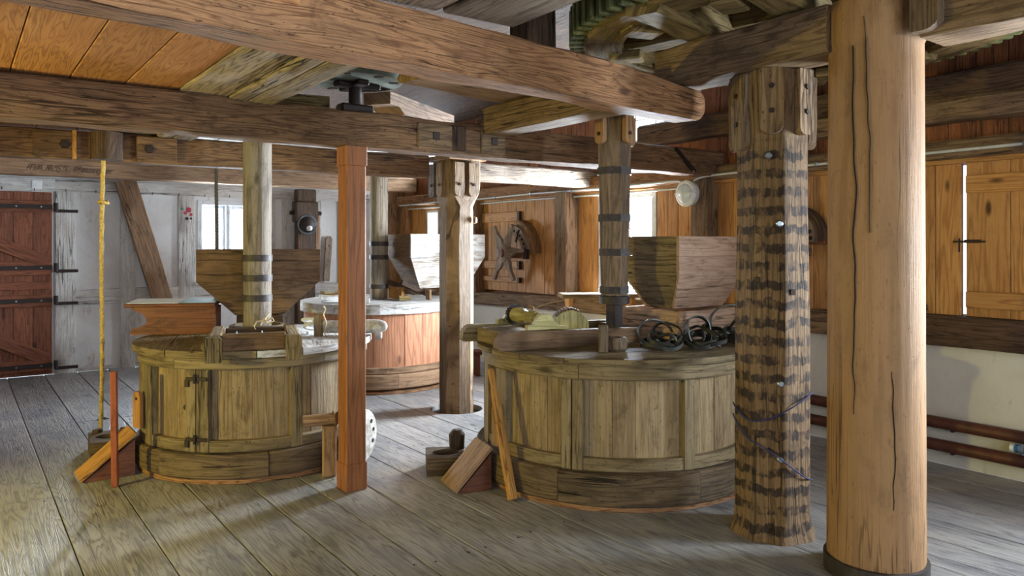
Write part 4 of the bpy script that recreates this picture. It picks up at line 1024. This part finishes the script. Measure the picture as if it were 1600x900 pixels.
MB().lathe([(.055, 0), (.075, .02), (.078, .06), (.06, .085), (.05, .085), (.048, .05), (.01, .045)], 18).build('body', 'tun_base', pk, smooth=40)
# leather straps
def strap(name, label, loc, loops, seed):
    t = thing(name, label, 'strap', loc, R_(-36)); rr = random.Random(seed)
    for (r, tilt, yaw, dx, dz, w) in loops:
        m = MB(); rings = []
        n = 34
        M = Matrix.Translation((dx, 0, dz+.022)) @ Matrix.Rotation(yaw, 4, 'Z') @ Matrix.Rotation(tilt, 4, 'X')
        for k in range(n+1):
            a = 2*PI*k/n*.985; q = r*(1+.08*math.sin(2*a+seed)); c, s_ = math.cos(a), math.sin(a)
            for_ = []
            for (u, v) in ((-w, -.004), (w, -.004), (w, .004), (-w, .004)): for_.append(tuple(M @ Vector(((q+v)*c*1.15, (q+v)*s_, u+.01*math.sin(3*a+seed)))))
            rings.append(for_)
        m.loft(rings).build('loop', 'leather', t, smooth=50)
    return t
strap('leather_strap', 'dark leather strap coil with tall loop nearest the upright peg', (3.40, 3.13, RZ+.0), [(.085, R_(80), R_(10), -.02, .088, .010), (.075, R_(62), R_(-25), .05, .08, .010), (.09, R_(24), R_(40), .04, .05, .010), (.10, R_(8), 0, .02, .022, .012), (.07, R_(14), R_(80), .0, .034, .012), (.06, R_(34), R_(150), .05, .045, .010)], 2)
strap('leather_strap', 'tangled middle leather straps on the front of the right lid', (3.67, 3.01, RZ), [(.085, R_(68), R_(25), -.03, .09, .012), (.10, R_(22), R_(-15), .03, .055, .012), (.10, R_(12), R_(20), -.03, .03, .014), (.07, R_(48), R_(80), .05, .07, .012), (.09, R_(6), R_(120), .0, .02, .014), (.06, R_(60), R_(-40), -.06, .062, .010)], 5)
strap('leather_strap', 'large dark leather strap loop beside the striped post', (4.0, 3.02, RZ), [(.12, R_(78), R_(5), -.02, .122, .016), (.12, R_(15), R_(30), .05, .045, .012), (.13, R_(8), R_(-20), .0, .028, .012), (.09, R_(40), R_(60), .08, .07, .014), (.10, R_(10), R_(140), .04, .034, .014), (.08, R_(58), R_(-30), .06, .08, .012)], 8)
# ================================================================== STICKS, LEVER, ROPES
o = MB().box(-.0185, .0185, -.0185, .0185, 0, .715, 'z', .005).build('upright_stick', 'red_stick', None, (.797, 5.222, 0), (R_(.3), R_(-.6), R_(-20))); tag(o, 'thin reddish stick standing upright in front of the left meal chute', 'stick')
rings = []
for x, w, d in ((0, .030, .026), (.15, .032, .024), (.45, .030, .022), (.60, .024, .020), (.66, .016, .014), (.70, .019, .016), (.735, .022, .018), (.755, .018, .015), (.765, .008, .007)):
    rings.append([(x, w*math.cos(a)*1.1 if abs(math.cos(a)) < .9 else w*math.copysign(1, math.cos(a)), d*math.sin(a)*1.15) for a in frange(PI/8, 2*PI+PI/8-PI/4, 7)])
o = MB().loft(rings).build('yellow_lever', 'yellow_stick', None, smooth=35); o.matrix_world = frame_x((2.625, 3.555, .012), (2.598, 3.742, .755)); tag(o, 'yellow wooden lever with rounded grip leaning on the right casing', 'lever')
o = MB().prism([(-.035, 0), (.035, 0), (.035, .20), (.02, .235), (-.02, .235), (-.035, .20)], -.012, .012, 'y').build('wooden_paddle', 'yellow_stick'); o.matrix_world = Matrix.Translation((.965, 5.445, .30)) @ Matrix.Rotation(R_(-64+0), 4, 'Z') @ Matrix.Rotation(R_(90), 4, 'X'); tag(o, 'small yellow wooden slide with a hole at the top of the left chute', 'slide')
MB().lathe([(.010, -.014), (.010, .014)], 10, Matrix.Translation((0, .19, 0))).build('hole', 'dark_void', o)
o = MB().prism([(-.04, 0), (.04, 0), (.04, .22), (.025, .26), (-.025, .26), (-.04, .22)], -.012, .012, 'y').build('wooden_paddle', 'brace_wood'); o.matrix_world = Matrix.Translation((2.69, 3.80, .26)) @ Matrix.Rotation(R_(-82), 4, 'Z') @ Matrix.Rotation(R_(90), 4, 'X'); tag(o, 'brown wooden slide at the top of the right chute behind the lever', 'slide')
lv = thing('tentering_lever', 'short lever post with round handle and rope beside the square post', 'lever', (1.955, 4.65, 0), R_(-20))
MB().box(-.045, .045, -.04, .04, 0, .325, 'z', .008).build('post', 'brace_wood', lv)
MB().tube((-.165, .01, .36), (.16, .01, .37), .038, n=14).build('handle', 'brace_wood', lv, smooth=40)
pts = [(.02+.006*i*.5, .01+.046*math.cos(i*.6), .365+.046*math.sin(i*.6)) for i in range(24)]+[(.065, -.05, .33), (.07, -.052, .22), (.066, -.052, .12), (.072, -.052, .02)]
MB().sweep(pts, .006, 6).build('rope', 'string_brown', lv, smooth=60)
dc = thing('worn_disc', 'pale worn wooden disc with holes standing on the floor behind the square post', 'disc', (2.236, 4.785, 0), R_(32))
Md = Matrix.Translation((0, 0, .186)) @ Matrix.Rotation(R_(90), 4, 'X')
MB().lathe([(.165, -.025), (.185, -.015), (.185, .015), (.165, .025)], 28, Md).build('body', 'pale_wood_block', dc, smooth=35)
for a in (R_(10), R_(-25), R_(40), R_(140), R_(200)):
    MB().lathe([(.016, .0245), (.014, .0265)], 10, Md @ Matrix.Translation((.13*math.cos(a), .13*math.sin(a), 0))).build('hole', 'dark_void', dc)
def rope(name, mat, label, p0, p1, r, knot=None):
    t = thing(name, label, 'rope', (p0[0], p0[1], p1[2]))
    L = p0[2]-p1[2]; dx = (p0[0]-p1[0], p0[1]-p1[1])
    pts = [(-dx[0]*(1-z/L)+.006*math.sin(z*3), -dx[1]*(1-z/L), z) for z in frange(0, L, 90)]
    MB().sweep(pts, r, 9, 75.0, 3).build('strand', mat, t, smooth=60)
    if knot: 
        MB().sweep([(.03*math.cos(a)*(1 if i % 2 else .7), .03*math.sin(a), knot-p1[2]+.008*math.sin(2*a)) for i, a in enumerate(frange(0, 6.5, 14))], r*.8, 7).build('knot', mat, t, smooth=60)
    return t
rope('pull_rope', 'rope_yellow', 'yellow twisted pull rope hanging above the floor hatch', (.850, 6.06, 2.10), (.88, 6.42, .03), .014, 1.80)
rope('pull_rope', 'rope_dark', 'dark rope hanging in front of the left window behind the hopper', (1.66, 6.18, 2.10), (1.66, 6.20, .85), .013)
# leaning brown brace before the white wall
o = beam('wall_brace', 'brace_wood', (1.60, 10.115, 2.24), (2.30, 10.115, .02), .05, .0, seg=2, label=None) if False else None
L = math.hypot(.66, 2.12)
rings, us = beam_rings(L, .07, .235, seg=20, ch=.006, jit=.006, seed=91)
o = MB().loft(rings, us).build('wall_brace', 'brace_wood', None, smooth=35)
o.matrix_world = frame_x((1.545+.11, 10.135, 2.275), (2.20+.09, 10.135, .06)) @ Matrix.Translation((0, 0, -.1175)); tag(o, 'broad brown diagonal brace leaning against the white wall', 'brace')
# ================================================================== ON THE RIGHT WALL
def shutter(name, label, y0, y1, z0, z1, battens, n, mat='wall_orange', x=XR-.012, by=None, straps=True):
    t = thing(name, label, 'shutter', (x, y0, z0))
    ys = frange(0, y1-y0, n)
    for a, b in zip(ys, ys[1:]): MB().box(0, .035, a+.0015, b-.0015, 0, z1-z0, 'z', .004).build('board', mat, t)
    bl = by or (0.01, y1-y0-.01)
    for p, q in battens:
        b = MB().box(-.035, 0, bl[0], bl[1], p-z0, q-z0, 'y', .006).build('batten', mat, t)
        if straps: MB().box(-.04, .0, bl[0]-.045, bl[0]-.005, p-z0, q-z0, 'z', .003).build('iron_end', 'iron', b)
    return t
shutter('wall_shutter', 'orange plank shutter with three battens behind the spoked hand wheel', 6.395, 7.985, .93, 2.02, [(1.775, 1.895), (1.20, 1.30), (1.04, 1.105)], 9, by=(.83, 1.58))
s2 = shutter('wall_shutter', 'battened plank shutter with iron latch beside the bright slit of daylight', 1.21, 2.262, 1.02, 2.06, [(1.84, 1.96), (1.08, 1.19)], 4, straps=False)
lt = MB().box(-.012, .0, .96, 1.06, .49, .512, 'y', .002).build('latch_bar', 'iron', s2)
MB().tube((-.01, 1.09, .43), (-.01, 1.09, .52), .006, n=8).build('latch_hook', 'iron', lt)
MB().box(-.016, -.008, .93, 1.13, .492, .505, 'y', .002).build('latch_bolt', 'iron', lt)
o = MB().sweep([(5.44, 2.535+.02*math.cos(a), 1.06+.025*math.sin(a)) for a in frange(0, 6.2, 14)]+[(5.44, 2.555, 1.13)], .004, 6).build('ring_hook', 'iron'); tag(o, 'small iron ring hook low on the boards left of the daylight slit', 'hook')
# spoked hand wheel
hw = thing('hand_wheel', 'spoked wooden capstan hand wheel on the orange shutter', 'wheel', (5.24, 7.20, 1.40))
MB().tube((-.10, 0, 0), (.17, 0, 0), .05, n=16).build('axle', 'desk_wood', hw, smooth=40)
MB().tube((-.085, 0, 0), (-.01, 0, 0), .115, n=8).build('hub', 'beam_grey', hw, smooth=30)
for a in (R_(122), R_(62), R_(238), R_(302), R_(5)):
    # angle measured in the wall plane as seen from the room (y grows to the left)
    d = Vector((0, -math.cos(a), math.sin(a))); 
    s_ = MB()
    rings = []
    for q, w in ((.06, .045), (.16, .052), (.22, .03), (.24, .02), (.36, .021), (.37, .018)):
        p = d*q; e = Vector((0, d.z, -d.y))
        rings.append([tuple(p+e*w+Vector((-.07, 0, 0))), tuple(p+e*w+Vector((-.03, 0, 0))), tuple(p-e*w+Vector((-.03, 0, 0))), tuple(p-e*w+Vector((-.07, 0, 0)))])
    s_.loft(rings).build('spoke', 'beam_grey', hw)
MB().box(.0, .06, -.30, -.02, -.06, .04, 'y', .008).build('bracket', 'desk_wood', hw)
MB().box(-.0, .05, -.36, -.30, -.07, .045, 'z', .004).build('iron_strap', 'iron', hw)
def sector(parent, R0, R1, a0, a1, x0, x1, mat, name='sector'):
    m = MB(); rings = []; us = []
    for a in frange(a0, a1, 16):
        c, s_ = -math.cos(a), math.sin(a); us.append(a*R1)
        rings.append([(x0, R0*c, R0*s_), (x0, R1*c, R1*s_), (x1, R1*c, R1*s_), (x1, R0*c, R0*s_)])
    return m.loft(rings, us).build(name, mat, parent, smooth=30)
sc = sector(hw, .21, .33, R_(2), R_(82), .05, .09, 'beam_grey')
sector(hw, .31, .40, R_(0), R_(75), .08, .20, 'beam_wood', 'hood')
for k in range(6):
    a = R_(10+13*k); M = Matrix.Translation((.05, -.27*math.cos(a), .27*math.sin(a))) @ Matrix.Rotation(R_(-90), 4, 'Y')
    MB().lathe([(.018, 0), (.016, .004)], 10, M).build('peg_hole', 'dark_void', sc)
MB().tube((.02, -.14, .13), (.02, -.20, .27), .012, n=8).build('pin', 'iron', hw)
# second wheel, half hidden
h2 = thing('brake_wheel', 'dark half wheel with peg holes between the striped post and round column', 'wheel', (5.33, 3.50, 1.55))
s_ = sector(h2, .10, .21, R_(-10), R_(190), .0, .04, 'shaft_dark', 'rim')
sector(h2, .20, .255, R_(-5), R_(185), .02, .11, 'beam_dark', 'hood')
for k in range(11):
    a = R_(0+18*k); M = Matrix.Translation((.0, -.165*math.cos(a), .165*math.sin(a))) @ Matrix.Rotation(R_(-90), 4, 'Y')
    MB().lathe([(.017, 0), (.015, .004)], 10, M).build('peg_hole', 'dark_void', s_)
MB().box(.02, .09, -.27, .27, -.05, -.02, 'y', .006).build('shelf', 'desk_wood', h2)
MB().tube((-.10, -.07, -.11), (.11, -.07, -.11), .04, n=12).build('axle', 'beam_wood', h2, smooth=40)
# bulkhead lamp + conduit
lp = thing('bulkhead_lamp', 'round white caged bulkhead lamp on the right wall post', 'lamp', (5.29, 4.50, 1.955))
Ml = Matrix.Rotation(R_(-90), 4, 'Y')
MB().lathe([(.115, 0), (.118, .01), (.118, .05), (.10, .065), (.088, .065)], 28, Ml).build('housing', 'enamel', lp, smooth=35)
MB().lathe([(.090, .05), (.085, .07), (.06, .085), (.02, .092), (.001, .093)], 28, Ml).build('glass', 'lamp_glass', lp, smooth=60)
for v in ((0, 1), (1, 0)):
    p = [Ml @ Vector((v[0]*.118*math.sin(a), v[1]*.118*math.sin(a), .05+.055*math.cos(a))) for a in frange(-PI/2, PI/2, 14)]
    MB().sweep(p, .004, 6).build('cage_bar', 'enamel', lp, smooth=60)
def run(name, label, pts, r, mat='cable_grey', cat='cable', clips=None):
    t = thing(name, label, cat, pts[0]); q = [Vector(p)-Vector(pts[0]) for p in pts]
    MB().sweep(q, r, 8).build('tube', mat, t, smooth=60)
    if clips:
        for i in clips: 
            if i < len(q): p = q[i]; MB().box(p.x-.016, p.x+.016, p.y-.012, p.y+.012, p.z-.016, p.z+.016, 'y', .003).build('clip', 'steel', t)
    return t
run('wall_conduit', 'grey conduit along the rail left of the bulkhead lamp', [(5.305, y, 2.075+.004*math.sin(y*3)) for y in frange(10.0, 4.72, 30)]+[(5.29, 4.64, 2.075), (5.275, 4.58, 2.065)], .011, clips=range(2, 30, 4))
run('wall_conduit', 'second thinner conduit just below the left rail conduit', [(5.395, y, 2.018+.003*math.sin(y*2)) for y in frange(10.0, 4.70, 24)], .010, clips=None)
run('wall_conduit', 'grey conduit along the rail right of the bulkhead lamp', [(5.275, 4.44, 2.065), (5.29, 4.40, 2.085), (5.305, 4.33, 2.10)]+[(5.305, y, 2.105+.022*(4.3-y)/3) for y in frange(4.2, -2.8, 30)], .011, clips=range(4, 34, 3))
# heating pipes
for nm, z, lb in (('heating_pipe', .292, 'upper brown heating pipe along the foot of the right wall'), ('heating_pipe', .140, 'lower brown heating pipe along the foot of the right wall')):
    t = thing(nm, lb, 'pipe', (5.375, YF+.02, z)); MB().tube((0, 0, 0), (0, 7.3, 0), .040, n=14).build('tube', 'pipe_brown', t, smooth=50)
    for y in (1.2, 3.6, 5.3, 6.9): MB().box(-.01, .06, y-.01, y+.01, -.05, .0, 'x', .002).build('bracket', 'iron', t)
vf = thing('pipe_valve', 'blue and white pipe valve between the heating pipes', 'valve', (5.375, 1.86, .217))
MB().lathe([(.018, -.10), (.026, -.09), (.026, .02), (.018, .03)], 14, Matrix.Rotation(R_(90), 4, 'X')).build('blue_cap', 'fitting_blue', vf, smooth=35)
MB().lathe([(.018, -.03), (.026, -.028), (.026, -.0), (.02, .012), (.026, .02), (.026, .05), (.018, .055)], 14, Matrix.Translation((0, .085, 0)) @ Matrix.Rotation(R_(90), 4, 'X')).build('white_body', 'enamel', vf, smooth=35)
MB().tube((0, .05, -.035), (0, .05, .035), .012, n=10).build('stem', 'steel', vf)
# yellow caged lamp hanging from the dark beam, left of the frame - it tints the casings
ly = thing('work_lamp', 'yellow reflector work lamp hanging from the dark beam at the far left', 'lamp', (-1.9, 4.38, 1.30))
plain('lamp_glow', S(255, 230, 120), 0.4, emit=((1.0, .82, .22, 1), 6.0))
_Ml = frame((0, 0, 0), (4.3, -.1, -.30))
MB().lathe([(.03, -.16), (.05, -.15), (.06, -.08), (.15, .02), (.155, .02), (.07, -.09), (.055, -.165), (.03, -.175)], 28, _Ml).build('reflector', 'enamel', ly, smooth=40)
MB().lathe([(.02, -.12), (.045, -.10), (.055, -.06), (.045, -.025), (.01, -.01)], 20, _Ml).build('bulb', 'lamp_glow', ly, smooth=60)
MB().tube((-.13, 0, .02), (-.06, 0, .802), .006, n=8).build('cord', 'iron', ly)
yl = bpy.data.lights.new('yellow_lamp_light', 'SPOT'); yl.energy = 230; yl.color = (1.0, .87, .16); yl.shadow_soft_size = .05; yl.spot_size = R_(100); yl.spot_blend = .55
yo = bpy.data.objects.new('yellow_lamp_light', yl); COL.objects.link(yo)
yo.matrix_world = Matrix.Translation((-1.9, 4.38, 1.30)) @ frame((0, 0, 0), (4.3, -.1, -.30)) @ Matrix.Translation((0, 0, .03)) @ Matrix.Rotation(PI, 4, 'X')
# ================================================================== BACK OF THE ROOM
dv = thing('sack_hoist_post', 'dark carved post with a round bell on the white back wall', 'post', (3.875, 10.03, 0))
MB().box(-.125, .125, -.04, .10, 0, 1.80, 'z', .01).build('shaft', 'beam_dark', dv)
MB().box(-.16, .16, -.07, .10, 1.80, 2.09, 'z', .02).build('head', 'beam_dark', dv)
for x in (-.17, .17): MB().tube((x, 0, 1.93), (x+math.copysign(.05, x), 0, 1.93), .028, n=8).build('pin', 'iron', dv)
MB().box(-.13, .13, -.06, .10, 2.09, 2.255, 'z', .012).build('cap', 'beam_dark', dv)
MB().lathe([(.135, 0), (.14, .02), (.13, .03), (.11, .02), (.02, .0)], 26, Matrix.Translation((0, -.05, 1.77)) @ Matrix.Rotation(R_(90), 4, 'X')).build('bell_rim', 'steel', dv, smooth=40)
MB().lathe([(.115, 0), (.10, .035), (.05, .06), (.01, .065)], 26, Matrix.Translation((0, -.055, 1.77)) @ Matrix.Rotation(R_(90), 4, 'X')).build('bell', 'iron', dv, smooth=50)
MB().lathe([(.035, 0), (.035, .05), (.01, .07)], 14, Matrix.Translation((0, -.105, 1.72)) @ Matrix.Rotation(R_(90), 4, 'X')).build('knob', 'enamel', dv, smooth=40)
o = MB().prism([(-.04, 0), (.045, 0), (.05, .60), (.02, .64), (-.02, .64), (-.045, .60)], 0, .03, 'y', Matrix(((1, 0, 0, 0), (0, 0, 1, 0), (0, 1, 0, 0), (0, 0, 0, 1)))).build('hanging_lath', 'beam_grey', None, (4.22, 10.14, .98), (0, R_(4), 0)); tag(o, 'grey wooden lath with holes hanging on the white wall beside the bell post', 'lath')
MB().tube((0, -.004, .50), (0, .0, .50), .010, n=8).build('hole', 'dark_void', o)
o = MB().box(-.03, .03, -.02, .02, 0, .62, 'z', .006).build('hanging_lath', 'brace_wood', None, (4.09, 10.15, 1.35)); tag(o, 'narrow brown lath standing between the bell post and the stud', 'lath')
# boards and blocks on the far casing
for i, (x, y, w, d, h, rz, m_, lb) in enumerate(((3.20, 7.42, .34, .12, .075, -12, 'floury_lit_wood', 'floury notched board on the left of the far lid'), (3.34, 7.80, .30, .09, .09, 8, 'gear_wood', 'greenish block behind the floury board on the far lid'), (3.30, 7.15, .26, .10, .05, -30, 'floury_lit_wood', 'small floury wedge at the front of the far lid'), (3.86, 7.17, .12, .09, .055, -20, 'gear_wood', 'small brown block beside the far spindle foot'))):
    t = thing('lid_block', lb, 'block', (x, y, BZ), R_(rz))
    MB().prism([(-w/2, 0), (w/2, 0), (w/2, h*.8), (w*.2, h), (-w*.1, h*.75), (-w/2, h)], -d/2, d/2, 'x', Mx2).build('body', m_, t)
# shelf stand behind the right spindle
sh = thing('bench_stand', 'yellowish scroll-sided stand behind the right spindle', 'stand', (4.42, 4.74, 0), R_(-30))
MB().box(-.34, .34, -.14, .14, 1.05, 1.085, 'x', .006).build('top', 'tun_lid', sh)
for x in (-.28, .25):
    sc = [(-.12, 0), (.12, 0), (.12, .70), (.05, .80), (.03, .90), (.10, 1.0), (.12, 1.05), (-.12, 1.05), (-.10, 1.0), (-.03, .90), (-.05, .80), (-.12, .70)]
    MB().prism(sc, x, x+.03, 'y', Matrix(((0, 0, 1, 0), (1, 0, 0, 0), (0, 1, 0, 0), (0, 0, 0, 1)))).build('side', 'yellow_stick', sh)
# little red-brown stool by the right wall
sb = thing('wooden_stool', 'low red-brown wooden stool by the plaster dado behind the oak post', 'stool', (4.92, 7.22, 0), R_(-20))
MB().box(-.13, .13, -.13, .13, .24, .28, 'x', .006).build('seat', 'desk_wood', sb)
for x in (-.11, .07): MB().box(x, x+.04, -.11, .11, 0, .24, 'z', .006).build('leg_board', 'desk_wood', sb)
# pencilled writing on the beam over the white wall
c = bpy.data.curves.new('writing', 'FONT'); c.body = 'P.A. & S T.  Putterpler'; c.size = .10; c.shear = .35; c.extrude = .0008; c.space_character = .92
_t = bpy.data.objects.new('writing', c); COL.objects.link(_t); bpy.context.view_layer.update()
me = bpy.data.meshes.new_from_object(_t.evaluated_get(bpy.context.evaluated_depsgraph_get())); bpy.data.objects.remove(_t)
me.materials.clear(); me.materials.append(MATS['graphite'])
o = bpy.data.objects.new('pencil_writing', me); COL.objects.link(o)
let_in(o, b4, Matrix.Translation((.64, 9.716, 2.31)) @ Matrix.Rotation(R_(-.4), 4, 'Z') @ Matrix.Rotation(R_(90), 4, 'X'))

# ------------------------------------------------------------------ groups of look-alikes
GROUPS = {'ceiling_beam': 'hewn ceiling beams', 'cross_beam': 'oak cross beams', 'wall_beam': 'wall beams', 'bearer_board': 'loose bearer boards', 'stone_spindle': 'millstone spindles', 'millstone_casing': 'millstone casings', 'meal_spout': 'meal chutes', 'bearing_block': 'holed floor blocks', 'grain_hopper': 'grain hoppers', 'hopper_stand': 'hopper stands', 'leather_strap': 'leather straps on the right casing', 'wooden_paddle': 'wooden chute slides', 'pull_rope': 'hanging ropes', 'wall_shutter': 'plank shutters', 'wall_conduit': 'wall conduits', 'heating_pipe': 'heating pipes', 'hanging_lath': 'laths on the white wall', 'lid_block': 'blocks on the far lid'}
for o in COL.objects:
    if o.parent is None and o.name.split('.')[0] in GROUPS: o['group'] = GROUPS[o.name.split('.')[0]]
